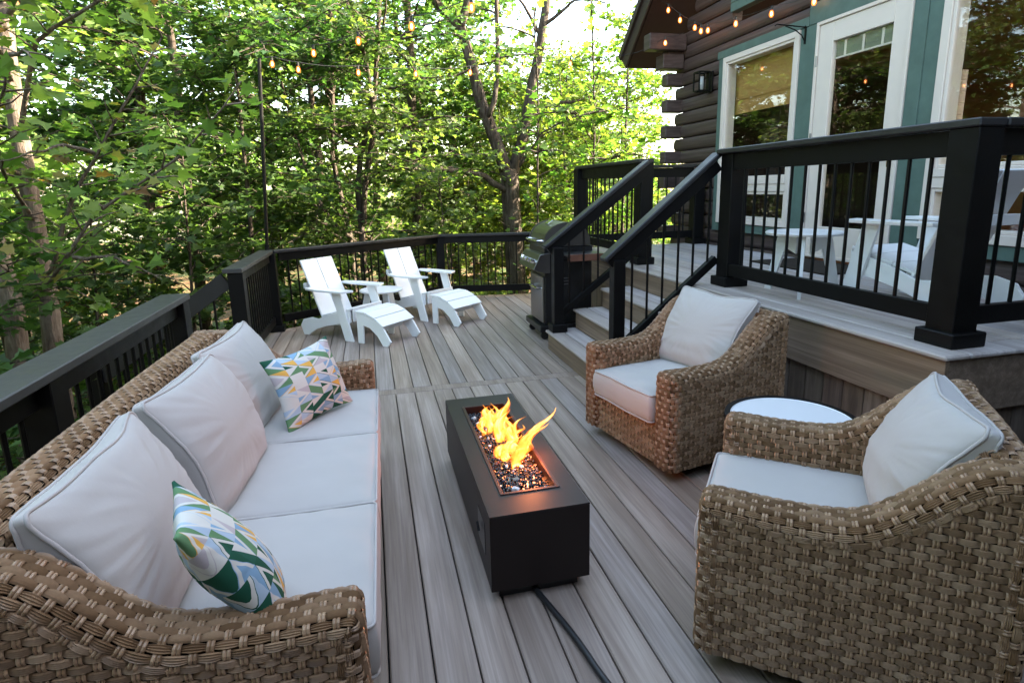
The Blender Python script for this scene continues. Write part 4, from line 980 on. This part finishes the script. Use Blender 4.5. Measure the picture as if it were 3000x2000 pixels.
def back_cushion(w, h, t, M, parent, seed, lean=0, name="back_cushion", gus=.085):
    """pillow-back cushion; local x width, y height, z thickness"""
    hh = np.array([w, h, t]) / 2
    def warp(P):
        q = P / hh; P = P.copy(); ax, ay = np.abs(q[:, 0]), np.abs(q[:, 1])
        puff = np.clip(1 - ax ** 2.6, 0, 1) ** .7 * np.clip(1 - ay ** 2.6, 0, 1) ** .7
        g2 = gus / 2 * (1 - .8 * (ax * ay) ** 2); P[:, 2] = q[:, 2] * (g2 + (t / 2 - g2) * puff)
        # soft sagging outline
        P[:, 0] *= 1 - .06 * (1 - ay ** 2); P[:, 1] *= 1 - .075 * (1 - ax ** 2)
        rad = np.maximum(ax, ay); edge = np.clip((rad - .35) / .65, 0, 1) * (np.abs(q[:, 2]) > .5)
        ang = np.arctan2(q[:, 1], q[:, 0])
        wr = np.array([noise.noise(Vector((a * 5.5 + seed, r * 1.3, seed))) for a, r in zip(ang, rad)])
        wr2 = np.array([noise.noise(Vector((a * 13 + seed, r * 2.2, seed + 3))) for a, r in zip(ang, rad)])
        P[:, 2] += np.sign(q[:, 2]) * (wr * .006 + wr2 * .003) * edge * np.clip(1.25 - rad, 0, 1) * 2.2
        # horizontal sag folds low on the face
        fold = np.array([noise.noise(Vector((p[0] * 2.2 + seed, p[1] * 15, seed))) for p in P]); P[:, 2] += np.sign(q[:, 2]) * fold * .012 * np.clip(.35 - q[:, 1], 0, 1) * (np.abs(q[:, 2]) > .5)
        P[:, 2] += dent(P, seed, .014, (3, 3, 3))
        P[:, 0] += dent(P, seed + 2, .012, (2, 5, 5)); P[:, 1] += dent(P, seed + 4, .012, (5, 2, 5))
        # slumped lower half bulges
        P[:, 2] += .018 * np.cos(np.clip(q[:, 1] + .3, -1, 1) * math.pi / 2)
        return P
    mb = superbox(w, h, t, .018, 64, 64, 8, warp)
    o = merged(mb.build(name, M_CUSH, smooth=True)); o.matrix_basis = M; o.parent = parent
    for sg in (1, -1):
        loop = np.array([(a, b, sg * (t / 2 - .003)) for a, b in rrect(w, h, .03)]); c = piping(warp(loop), .005).build("piping", M_PIPE, smooth=True); c.parent = o
    return o
def TR(x, y, z, rx=0, ry=0, rz=0): return Matrix.Translation((x, y, z)) @ Matrix.Rotation(rz, 4, 'Z') @ Matrix.Rotation(rx, 4, 'X') @ Matrix.Rotation(ry, 4, 'Y')

def wicker_seat(name, label, cat, W, D, n, loc, rz, group=None, arm=.135, zb=.065, swivel=False, seedo=0, back_lean=.0, skip_back=False):
    """local x width (0 centre), y from the front (0) to the back (D), z up"""
    e = empty(name, label, cat, loc, rz, group); hw = W / 2; AF = .57; AB = .80
    path = [(0, zb), (0, zb + .2), (0, AF - .05), (.0, AF), (.05, AF + .003), (.16, AF - .004), (.30, AF - .004), (.42, AF + .01), (.52, AF + .09), (.60, AF + .17), (.67, AB - .012), (D - .04, AB), (D, AB), (D, AB - .04), (D, AB - .3), (D, zb)]
    f, LL = curve_fn(path)
    us = np.linspace(0, LL, 300); pp = f(us); m_ = (pp[:, 1] > AF * .5) & (us < LL - (AB - zb) + .02); top = lambda y: np.interp(y, pp[m_][:, 0], pp[m_][:, 1])
    for sg in (-1, 1):
        mb = MB(); bk = MB(); x0 = -hw if sg < 0 else hw - arm; x1 = x0 + arm
        band(mb, bk, path, x0, x1)
        Hh = AB - zb; ncl = lambda u, v: ((v + zb) < top(u) - .046) & (u < D - .045) & (u > .03)
        fo = (lambda xx: (lambda u, v: np.stack([np.full(np.broadcast(u, v).shape, xx), *np.broadcast_arrays(u * 1., v + zb)], -1)))
        def flip(fn, U): return lambda u, v: fn(U - u, v)
        # outer then inner faces; orientation keeps normals outwards
        U = D - .02
        for xx, outward in ((x0 + .002, -1), (x1 - .002, 1)):
            g0 = fo(xx)
            if outward > 0: weave(mb, g0, U, Hh, clip=ncl)
            else: weave(mb, flip(g0, U), U, Hh, clip=lambda u, v: ncl(U - u, v))
        ys = np.linspace(.012, D - .003, 40); poly = [(y, max(zb, top(y) - .022)) for y in ys] + [(D - .003, zb), (.012, zb)]
        bk.prism(poly, x0 + .008, x1 - .008, 0)
        o = mb.build("arm", [M_WICK, M_WICK2], e, smooth=False); bk.build("arm_core", M_WICKDK, o, fix=True)
    # base front
    mb = MB(); bk = MB(); iw = W - 2 * arm; H2 = .285 - zb
    weave(mb, lambda u, v: np.stack([*np.broadcast_arrays(-iw / 2 + u, .016, v + zb)], -1), iw, H2)
    bk.box((-iw / 2, .022, zb), (iw / 2, D - .05, .28)); o = mb.build("base", [M_WICK, M_WICK2], e, smooth=False); bk.build("base_core", M_WICKDK, o)
    # back
    mb = MB(); bk = MB(); bt = .12
    pathb = [(-iw / 2 - .03, AB), (0, AB + .01), (iw / 2 + .03, AB)]
    tmp = MB(); tbk = MB(); band(tmp, tbk, pathb, -bt, 0)
    T = np.array([[0, 1, 0], [1, 0, 0], [0, 0, 1.]])
    for src, dst in ((tmp, mb), (tbk, bk)):
        V = np.concatenate(src.v); V = np.stack([V[:, 1], D + V[:, 0], V[:, 2]], -1)
        Lp = np.concatenate(src.loops); dst.add(V, Lp.reshape(-1, 4)[:, ::-1].copy()); dst.mi[-1] = np.concatenate(src.mi)
    yb0, yb1 = D - bt + .004, D - .004
    weave(mb, lambda u, v: np.stack([*np.broadcast_arrays(-iw / 2 - .03 + u, yb0, .25 + v)], -1), iw + .06, AB - .30)
    weave(mb, lambda u, v: np.stack([*np.broadcast_arrays(iw / 2 + .01 - u, yb1 + .004, zb + v)], -1), iw + .02, AB - .05 - zb)
    bk.box((-iw / 2 - .02, yb0 + .006, zb), (iw / 2 + .02, yb1 - .004, AB - .022))
    o = mb.build("backrest", [M_WICK, M_WICK2], e, smooth=False); bk.build("backrest_core", M_WICKDK, o)
    if swivel:
        m = MB(); m.lathe([(.02, 0), (.30, 0), (.31, .012), (.30, .028), (.1, .036), (.1, .066), (.02, .066)], 40, (0, D / 2)); m.build("swivel_base", M_BLACK, e, smooth=False)
    else:
        for xx in (-hw + .08, hw - .08):
            for yy in (.08, D - .08):
                m = MB(); m.box((xx - .03, yy - .03, 0), (xx + .03, yy + .03, zb + .01)); m.build("leg", M_BLACK, e)
    # cushions
    cw = (iw - .004) / n
    for i in range(n):
        xc = -iw / 2 + cw * (i + .5)
        seat_cushion(cw - .004, D - .13, .15, TR(xc, (D - .13) / 2 - .022, .362), e, seedo + 3 + i * 2.7)
    return e, iw, cw

# --- sofa along the left railing (front faces +X)
SW = 2.12
sofa, iw, cw = wicker_seat("wicker_sofa", "three seat tan wicker sofa with pale cushions along the left railing", "sofa", SW, .89, 3, (-.062, 2.235, 0), R(90) - R(1.2), seedo=1)
for i, (dx, dy, lean, rz, hgt, sd_, dz) in enumerate([(-.03, .0, 20, 2, .47, 2.2, 0), (.0, -.03, 22, -4, .48, 7.7, .0), (.02, -.01, 20, -6, .46, 12.1, 0)]):
    xc = -iw / 2 + cw * (i + .5) + dx
    back_cushion(.62, hgt, .20, TR(xc, .60 + dy, .635 + dz, R(90) - R(lean), 0, R(rz)), sofa, sd_)
def chair(label, FL, FR, seed, group="tan wicker swivel armchairs"):
    """FL / FR: front corners on the ground, FL on the sitter's right"""
    a = Vector((*FL, 0)); b = Vector((*FR, 0)); c = (a + b) / 2; d = (b - a).normalized(); rz = math.atan2(d.y, d.x)
    e, iw, cw = wicker_seat("wicker_armchair", label, "armchair", .80, .79, 1, (c.x, c.y, 0), rz, group, swivel=True, seedo=seed)
    return e
ch1 = chair("tan wicker swivel armchair with a pale back cushion, nearest the steps", (1.225, 3.24), (1.385, 2.455), 4)
back_cushion(.585, .49, .20, TR(-.02, .59, .64, R(90) - R(24), 0, R(0)), ch1, 31.)
ch2 = chair("tan wicker swivel armchair in the foreground at the right edge, back to the raised deck", (1.41, 2.03), (.895, 1.405), 9)
back_cushion(.555, .46, .21, TR(.0, .605, .635, R(90) - R(20), 0, R(2)), ch2, 44.)

# --- throw pillows
def throw_pillow(label, w, h, t, M, seed, zscale=1):
    hh = np.array([w, h, t]) / 2
    def warp(P):
        q = P / hh; ax, ay = np.abs(q[:, 0]), np.abs(q[:, 1]); P = P.copy()
        puff = np.clip((1 - ax ** 2) * (1 - ay ** 2), 0, 1) ** .68; P[:, 2] = q[:, 2] * (t / 2 * puff + .003)
        P[:, 0] *= 1 - .10 * (1 - ay ** 2) * ax; P[:, 1] *= 1 - .12 * (1 - ax ** 2) * ay
        P[:, 2] += dent(P, seed, .018, (5, 5, 5)); rad = np.maximum(ax, ay)
        ang = np.arctan2(q[:, 1], q[:, 0]); wr = np.array([noise.noise(Vector((a * 9 + seed, r, seed))) for a, r in zip(ang, rad)]); P[:, 2] += np.sign(q[:, 2]) * wr * .010 * np.clip((rad - .5) * 2, 0, 1) * (1 - rad ** 6)
        return P
    o = merged(superbox(w, h, t, .004, 48, 40, 3, warp).build("throw_pillow", M_PILLOW, smooth=True)); o.matrix_basis = M
    return tag(o, label, "pillow", "patterned throw pillows")
def basis(c, xdir, ydir, skew=False):
    x = Vector(xdir).normalized(); y = Vector(ydir); z = x.cross(y).normalized(); y = y.normalized() if skew else z.cross(x)
    M = Matrix((x, y, z)).transposed().to_4x4(); M.translation = c; return M
#PILLOWS
throw_pillow("green, blue and yellow triangle print pillow at the near end of the sofa", .41, .26, .13, basis((-.372, 1.36, .645), (.486, .14, -.862), (-.295, .952, .079), True), 3.)
throw_pillow("green, blue and yellow triangle print pillow at the far end of the sofa", .41, .36, .15, basis((-.33, 2.80, .615), (.62, .70, .06), (-.4, .05, .9)), 8.)

# --- fire pit table
fp = empty("fire_pit_table", "long black steel fire pit table with a burning bed of dark glass", "fire pit", (.53, 2.463, 0))
X0, X1, Y0, Y1 = -.19, .19, -.615, .615; ox, oy = .107, .165
m = MB(); m.box((X0 + .035, Y0 + .035, 0), (X1 - .035, Y1 - .035, .052), .002); m.build("plinth", M_GRILLBLK, fp)
m = MB(); t = .003
m.box((X0, Y0, .05), (X0 + t, Y1, .349), .001); m.box((X1 - t, Y0, .05), (X1, Y1, .349), .001); m.box((X0 + t, Y0, .05), (X1 - t, Y0 + t, .349), .001); m.box((X0 + t, Y1 - t, .05), (X1 - t, Y1, .349), .001); m.box((X0 + t, Y0 + t, .05), (X1 - t, Y1 - t, .056), .001)
m.build("housing", M_PITBLK, fp)
m = MB(); za, zb_ = .3495, .3535
m.box((X0, Y0, za), (-ox, Y1, zb_), .00005); m.box((ox, Y0, za), (X1, Y1, zb_), .00005); m.box((-ox, Y0, za), (ox, -oy - .30, zb_), .00005); m.box((-ox, oy + .30, za), (ox, Y1, zb_), .00005)
m.build("tabletop", M_PITBLK, fp)
m = MB(); yb, ye = -oy - .30, oy + .30; k = .012
for a, b in (((-ox, yb, .27), (-ox + .003, ye, .356)), ((ox - .003, yb, .27), (ox, ye, .356)), ((-ox, yb, .27), (ox, yb + .003, .356)), ((-ox, ye - .003, .27), (ox, ye, .356))): m.box(a, b, .0005)
m.box((-ox - k, yb - k, .3538), (-ox, ye + k, .3575), .001); m.box((ox, yb - k, .3538), (ox + k, ye + k, .3575), .001); m.box((-ox, yb - k, .3538), (ox, yb, .3575), .001); m.box((-ox, ye, .3538), (ox, ye + k, .3575), .001)
m.box((-ox, yb, .262), (ox, ye, .27), .0005); m.build("burner_tray", simple("burner_steel", (.045, .02, .018), .4, .5, .6), fp)
m = MB(); rg = np.random.default_rng(4)
ico = [(0, 0, 1), (.894, 0, .447), (.276, .851, .447), (-.724, .526, .447), (-.724, -.526, .447), (.276, -.851, .447), (.724, .526, -.447), (-.276, .851, -.447), (-.894, 0, -.447), (-.276, -.851, -.447), (.724, -.526, -.447), (0, 0, -1)]
icf = np.array([(0, 1, 2), (0, 2, 3), (0, 3, 4), (0, 4, 5), (0, 5, 1), (1, 6, 2), (2, 7, 3), (3, 8, 4), (4, 9, 5), (5, 10, 1), (2, 6, 7), (3, 7, 8), (4, 8, 9), (5, 9, 10), (1, 10, 6), (11, 7, 6), (11, 8, 7), (11, 9, 8), (11, 10, 9), (11, 6, 10)]); ico = np.array(ico)
for q in range(1500):
    s = rg.uniform(.0045, .0085); c = np.array([rg.uniform(-ox + .008, ox - .008), rg.uniform(yb + .008, ye - .008), .318 + rg.uniform(-.006, .007)])
    m.add(c + ico * s * rg.uniform(.6, 1.25, 3) * rg.uniform(.8, 1.2, (12, 1)), icf)
m.box((-ox + .003, yb + .003, .3), (ox - .003, ye - .003, .315), .001)
tag(m.build("fire_glass", M_STONES, fp), kind="stuff")
m = MB()
for (a, b, s) in ((-.045, -.40, .013), (-.030, -.435, .012), (-.032, -.405, .011), (.075, -.43, .011), (-.03, -.2, .011), (.03, -.22, .01), (.0, -.12, .01), (-.06, .30, .013), (-.04, .2, .009), (-.05, .1, .009), (-.06, .02, .009), (.045, -.03, .01), (-.07, .37, .01)):
    m.add(np.array([a, b, .328]) + ico * s * rg.uniform(.6, 1.2, 3) * rg.uniform(.8, 1.2, (12, 1)), icf)
m.build("white_pebble", simple("pale_pebble", (.75, .8, .82), .4), fp)
m = MB(); m.box((X0 - .002, Y0 + .10, .14), (X0 + .004, Y0 + .24, .27), .001); m.tube([(X0 - .012, Y0 + .17, .20), (X0 - .014, Y0 + .19, .23)], .005); m.build("control_panel", M_GRILLBLK, fp)
# flames
def flame(base, tip, w, seed, bend=.03, thick=.5, parent=fp):
    m = MB(); n = 14; A = 14; b = np.array(base, float); t = np.array(tip, float); rg = np.random.default_rng(seed)
    s = np.linspace(0, 1, n); rad = w * (np.sin(np.pi * np.clip(s * .92 + .13, 0, 1)) ** .8) * (1 - s * .55) + .001; rad[-1] = .0008
    cx = b[None] + (t - b)[None] * s[:, None]; ph = rg.uniform(0, 6)
    cx[:, 0] += np.sin(s * 5 + ph) * bend * s; cx[:, 1] += np.cos(s * 6 + ph) * bend * s
    th = np.linspace(0, 2 * np.pi, A, endpoint=False)
    V = []
    for i in range(n):
        rr = rad[i] * (1 + .28 * np.sin(th * 3 + ph + i * .6) + .16 * np.sin(th * 5 - ph + i * 1.3))
        V.append(np.stack([cx[i, 0] + rr * np.cos(th), cx[i, 1] + rr * np.sin(th) * (.7 + thick * .6), np.full(A, cx[i, 2])], -1))
    V = np.concatenate(V); i = np.arange(n - 1)[:, None] * A; j = np.arange(A)[None, :]; k = (j + 1) % A
    m.add(V, np.stack([i + j, i + k, i + A + k, i + A + j], -1).reshape(-1, 4)); return m.build("flame", M_FLAME, parent, smooth=True)
FL = [((.02, .16, .318), (.05, .20, .50), .035), ((.0, .08, .318), (.03, .12, .47), .03), ((.04, .02, .318), (.06, .0, .43), .032), ((.02, -.06, .318), (.05, -.03, .41), .03), ((-.02, .24, .318), (-.01, .27, .43), .028), ((-.05, .25, .318), (-.045, .28, .40), .02),
      ((.03, -.14, .318), (.17, -.05, .45), .03), ((.05, -.12, .32), (.23, .0, .50), .026), ((.0, -.2, .318), (.06, -.15, .38), .026), ((.02, .3, .318), (.03, .32, .42), .02), ((.05, .1, .318), (.06, .12, .42), .026), ((-.06, .17, .318), (-.06, .18, .37), .016), ((.04, -.08, .318), (.13, -.06, .40), .022)]
rf = np.random.default_rng(12)
for k in range(14):
    bx_, by_ = rf.uniform(-.05, .07), rf.uniform(-.22, .30); hh_ = rf.uniform(.05, .13); FL.append(((bx_, by_, .318), (bx_ + rf.uniform(-.01, .06), by_ + rf.uniform(-.03, .05), .32 + hh_), rf.uniform(.012, .026)))
for i, (a, b, w_) in enumerate(FL): flame(a, b, w_, i)
fl = bpy.data.lights.new("flame_glow", 'POINT'); fl.energy = .8; fl.color = (1, .26, .08); fl.shadow_soft_size = .05; fo_ = bpy.data.objects.new("flame_glow", fl); COL.objects.link(fo_); fo_.parent = fp; fo_.location = (.075, -.20, .415)
fl2 = fl.copy(); fl2.energy = .42; fo2 = bpy.data.objects.new("flame_glow", fl2); COL.objects.link(fo2); fo2.parent = fp; fo2.location = (.04, .12, .41)
# gas hose
hm = MB(); cp, Lc = curve_fn([(.50, 1.95), (.515, 1.86), (.56, 1.68), (.585, 1.55), (.60, 1.42), (.66, 1.2), (.8, .9), (.9, .4)])
q = cp(np.linspace(0, Lc, 50)); hm.tube(np.column_stack([q, np.full(50, .0125)]), .011, 10)
tag(hm.build("gas_hose", M_RUB, smooth=True), "black hose running across the deck boards from the fire pit table", "hose")

# --- round side table between the armchairs
rt = empty("side_table", "round side table with a white top and dark rim between the two wicker armchairs", "side table", (1.71, 2.02, 0))
m = MB(); m.lathe([(.001, .497), (.245, .497), (.248, .50)], 48); m.build("tabletop", M_MARBLE, rt)
m = MB(); m.lathe([(.245, .475), (.272, .475), (.275, .49), (.272, .503), (.249, .503), (.248, .475)], 48); m.build("rim", M_BLACK, rt, smooth=False)
for a in range(4):
    m = MB(); c, s = math.cos(a * math.pi / 2 + .6), math.sin(a * math.pi / 2 + .6); m.tube([(.2 * c, .2 * s, .478), (.235 * c, .235 * s, 0)], .012, 8); m.build("leg", M_BLACK, rt)

# --- white lounge chair: local +Y forward, origin at the middle of the front feet
def lounge_chair(label, loc, rz, group):
    e = empty("lounge_chair", label, "lounge chair", loc, rz, group); hw = .27
    for sg in (-1, 1):
        x = sg * (hw - .012)
        m = MB(); m.prism([(.02, 0), (-.095, 0), (-.245, .5), (-.125, .5)], x - .011, x + .011, 0); m.build("front_leg", M_WHITE, e, fix=True, bevel=.003)
        x2 = sg * (hw - .037)
        P = [(-.03, .315), (-.03, .19), (-.2, .16), (-.38, .125), (-.54, .075), (-.66, 0), (-.73, 0), (-.77, .10), (-.72, .17), (-.6, .20), (-.5, .19), (-.3, .26)]
        m = MB(); m.prism(P[::-1], x2 - .011, x2 + .011, 0); m.build("side_rail", M_WHITE, e, fix=True, bevel=.003)
        m = MB(); xa = sg * (hw - .075); xb = sg * (hw + .06); P = [(xa, .0), (xb, -.06), (xb, -.42), (xb - sg * .04, -.60), (xa + sg * .03, -.60), (xa, -.42)]
        m.prism([(a, b) for a, b in P], .501, .523, 2); m.build("armrest", M_WHITE, e, fix=True, bevel=.004)
    # seat boards
    for (y0, z0, y1, z1) in ((-.005, .335, -.155, .30), (-.16, .298, -.31, .262), (-.315, .26, -.46, .222)):
        m = MB(); m.beam((0, y0, z0), (0, y1, z1), 2 * hw - .11, .02); m.build("seat_board", M_WHITE, e)
    m = MB(); m.box((-hw + .055, -.02, .2), (hw - .055, 0, .32)); m.build("apron", M_WHITE, e)
    for sg in (-1, 1):
        m = MB(); m.beam((sg * .112, -.435, .16), (sg * .112, -.72, .80), .215, .02, up=(0, 1, 0)); m.build("back_board", M_WHITE, e)
    m = MB(); m.box((-hw + .05, -.70, .50), (hw - .05, -.66, .56)); m.build("brace", M_WHITE, e)
    return e
def ottoman(label, loc, rz, group):
    e = empty("ottoman", label, "ottoman", loc, rz, group); hw = .235
    for sg in (-1, 1):
        x = sg * (hw - .011); P = [(0, 0), (.075, 0), (.08, .19), (.17, .17), (.26, .10), (.33, 0), (.39, 0), (.43, .05), (.34, .185), (.22, .265), (.10, .305), (0, .31)]
        m = MB(); m.prism(P, x - .011, x + .011, 0); m.build("side_panel", M_WHITE, e, fix=True, bevel=.003)
    for (y0, z0, y1, z1) in ((-.012, .322, .115, .318), (.12, .316, .235, .272), (.24, .268, .345, .196)):
        m = MB(); m.beam((0, y0, z0), (0, y1, z1), 2 * hw + .01, .02); m.build("top_board", M_WHITE, e)
    m = MB(); m.box((-hw + .022, .2, .12), (hw - .022, .22, .2)); m.build("stretcher", M_WHITE, e); return e
def small_table(label, loc, rz=0, h=.39):
    e = empty("side_table", label, "side table", loc, rz); m = MB(); m.lathe([(.001, h), (.243, h), (.25, h - .008), (.243, h - .022), (.001, h - .022)], 44); m.build("tabletop", M_WHITE, e)
    for k in range(3):
        a = k * 2 * math.pi / 3 + .5; M = Matrix.Rotation(a, 4, 'Z'); m = MB()
        m.prism([(.05, h - .023), (.19, h - .023), (.275, 0), (.225, 0), (.13, h - .12), (.05, h - .16)], -.011, .011, 1, M=M); m.build("leg", M_WHITE, e, fix=True)
    return e
def rzf(fx, fy): return math.atan2(-fx, fy)
f1 = rzf(.73, -.685); f2 = rzf(.64, -.77)
G1 = "white lounge chairs on the lower deck"; G2 = "white ottomans on the lower deck"
lounge_chair("white plank lounge chair left of the little round table, nearest the left railing", (-.075, 6.20, 0), f1, "white plank lounge chairs")
lounge_chair("white plank lounge chair right of the little round table, nearest the far railing post", (.77, 6.87, 0), f2, "white plank lounge chairs")
ottoman("white curved ottoman in front of the left lounge chair", (-.035, 6.11, 0), f1, "white curved ottomans")
ottoman("white curved ottoman in front of the right lounge chair, nearer the grill", (.81, 6.745, 0), f2, "white curved ottomans")
small_table("low round white table between the two lounge chairs", (.08, 6.87, 0), .4, .39)
lounge_chair("white plank lounge chair on the raised deck behind the balusters", (3.27, 3.20, ZU), R(2), "white plank lounge chairs")
small_table("low round white table on the raised deck beside the lounge chair", (2.90, 3.44, ZU), 1.4, .43)

# --- gas grill (front faces -X); origin at its floor centre
gr = empty("gas_grill", "stainless and black gas grill on castors between the far railing and the steps", "grill", (1.88, 5.70, 0))
def gb(name, lo, hi, mat, b=.006): m = MB(); m.box(lo, hi, b); return m.build(name, mat, gr)
gb("cart_base", (-.30, -.28, .085), (.27, .28, .15), M_GRILLBLK); gb("cabinet", (-.24, -.25, .151), (.25, .25, .80), M_GRILLBLK)
d_ = gb("cabinet_door", (-.265, -.245, .17), (-.242, .20, .64), M_STEEL)
m = MB(); m.tube([(-.265, -.20, .52), (-.31, -.20, .52), (-.31, .05, .52), (-.265, .05, .52)], .009); h_ = m.build("handle", M_CHROME, smooth=False); h_.parent = d_
m = MB(); m.prism([(-.26, .68), (-.37, .72), (-.30, .865), (-.2, .875), (-.2, .68)], -.30, .30, 1); cp_ = m.build("control_panel", M_STEEL, gr, fix=True, bevel=.004)
for k in range(4):
    y = -.2 + k * .13; m = MB(); c = Vector((-.338, y, .79)); n_ = Vector((-.9, 0, .43)); m.tube([c, c + n_ * .035], [.026, .021], 14); kn = m.build("knob", M_CHROME, smooth=False); kn.parent = cp_
gb("firebox", (-.25, -.27, .80), (.25, .27, .93), M_GRILLBLK)
lid = []; 
for i in range(15):
    a = math.pi * i / 14; lid.append((-.24 * math.cos(a) * (1 if math.cos(a) > 0 else .95) - .01, .935 + .225 * math.sin(a) ** .8))
lid[0] = (-.25, .935); m = MB(); m.prism(lid, -.25, .25, 1); ld = m.build("lid", M_STEEL, gr, fix=True, bevel=.006)
for sg in (-1, 1):
    m = MB(); m.prism([(a * 1.03, .93 + (b - .93) * 1.03) for a, b in lid], sg * .265 - .014, sg * .265 + .014, 1); q = m.build("lid_cap", simple("cast_grey_%d" % (sg + 1), (.10, .09, .08), .35, .5, .6, .2), fix=True); q.parent = ld
m = MB(); m.tube([(-.235, -.2, .985), (-.30, -.2, .985), (-.30, .2, .985), (-.235, .2, .985)], .011); q = m.build("handle", M_CHROME, smooth=False); q.parent = ld
m = MB(); m.tube([(0, -.281, 1.02), (0, -.29, 1.02)], .03, 20); q = m.build("badge", M_CHROME); q.parent = ld
M_L = TR(-.115, 0, 1.158, 0, R(-37), 0)
m = MB(); m.box((-.035, -.055, 0), (.035, .055, .006), .002, M_L); q = m.build("thermometer", M_CHROME); q.parent = ld
m = MB(); m.box((-.085, -.03, .004), (-.06, .03, .008), .001, TR(-.135, 0, 1.125, 0, R(-50), 0)); q = m.build("nameplate", M_CHROME); q.parent = ld
for sg in (-1, 1):
    s_ = gb("side_shelf", (-.12 if sg < 0 else -.22, .29 * sg - (.30 if sg < 0 else 0), .862), (.27, .29 * sg + (0 if sg < 0 else .30), .88), M_STEEL); m = MB(); m.box((-.118, sg * .592 - .004, .82), (.268, sg * .592 + .012, .884), .003); q = m.build("shelf_edge", M_COPPER); q.parent = s_
m = MB()
for k in range(3): m.box((-.1, -.256, .55 + k * .03), (.0, -.2495, .562 + k * .03), .001)
m.build("vent", M_STEEL, gr)
for xx in (-.24, .21):
    for yy in (-.22, .22): m = MB(); m.tube([(xx, yy - .012, .04), (xx, yy + .012, .04)], .04, 18); m.box((xx - .012, yy - .02, .06), (xx + .012, yy + .02, .09), .001); m.build("castor", M_RUB, gr)

# --- pole and string lights
pl = MB(); pl.tube([(-1.11, 6.85, .9), (-.987, 6.85, 2.87)], .019, 10); pl.tube([(-1.112, 6.85, .885), (-1.108, 6.85, .96)], .026, 12)
tag(pl.build("light_pole", M_BAL), "thin black leaning pole on the far left railing corner carrying the string lights", "pole")
def string(label, anchors, bulbs, rb=.024, name="string_lights"):
    e = empty(name, label, "string lights", anchors[0], group="festoon string lights"); m = MB(); P = []
    allp = np.array(anchors, float); f_ = []
    for a, b in zip(allp[:-1], allp[1:]):
        for s in np.linspace(0, 1, 8, endpoint=False): P.append(a + (b - a) * s - np.array([0, 0, .035 * 4 * s * (1 - s) * min(1, np.linalg.norm(b - a))]))
    P.append(allp[-1]); m.tube(P, .0035, 5); lp(m.build("wire", M_WIRE, smooth=True), e)
    for b in bulbs:
        b = np.array(b, float); m = MB(); m.lathe([(.001, b[2] - .045), (rb * .6, b[2] - .041), (rb, b[2] - .022), (rb * .95, b[2] - .005), (rb * .55, b[2] + .022)], 14, (b[0], b[1])); bo = lp(m.build("bulb", M_BULB, smooth=True), e)
        m = MB(); m.tube([(b[0], b[1], b[2] + .02), (b[0], b[1], b[2] + .06)], .011, 8); q = m.build("socket", M_WIRE); q.parent = bo
        m = MB(); m.lathe([(.001, b[2] - .032), (.0085, b[2] - .02), (.0085, b[2]), (.001, b[2] + .012)], 8, (b[0], b[1])); q = m.build("filament", M_FIL); q.parent = bo
up = lambda l, d=.065: [(a, b, c + d) for a, b, c in l]
SA = [(-.865, 6.85, 2.828), (-.617, 6.9, 2.788), (-.002, 7.1, 2.808), (.65, 7.3, 2.844), (1.331, 7.5, 2.91), (2.048, 7.7, 3.015), (2.767, 7.9, 3.125)]
string("low string of amber bulbs stretched from the pole across the trees to the roof corner", [(-.987, 6.85, 2.87)] + up(SA) + [(3.66, 7.75, 3.25), (3.89, 7.4, 3.37), (4.1, 7.3, 3.4)], SA + [(3.89, 7.4, 3.306)])
SB = [(-.409, 6.3, 2.829), (.018, 5.7, 2.814), (.44, 5.1, 2.8), (.825, 4.5, 2.788), (1.25, 3.9, 2.83)]
string("string of amber bulbs rising from the pole over the deck towards the viewer", [(-.987, 6.85, 2.87)] + up(SB) + [(1.7, 3.1, 2.95), (2.9, 1.0, 3.4), (3.7, 0, 3.6)], SB)
SCn = [(3.9, 7.365, 3.688), (4.0, 7.238, 3.541), (4.05, 6.96, 3.386), (4.1, 6.901, 3.334), (4.12, 6.779, 3.314), (4.15, 6.26, 3.256), (4.15, 5.647, 3.194), (4.15, 5.042, 3.135), (4.15, 4.4, 3.12)]
string("string of amber bulbs draped from the roof overhang along the log wall", [(3.8, 7.6, 3.9)] + up(SCn) + [(4.2, 3.6, 3.2), (4.2, 2.5, 3.3)], SCn)
# small lantern-like garden light beyond the far railing is left to the woods
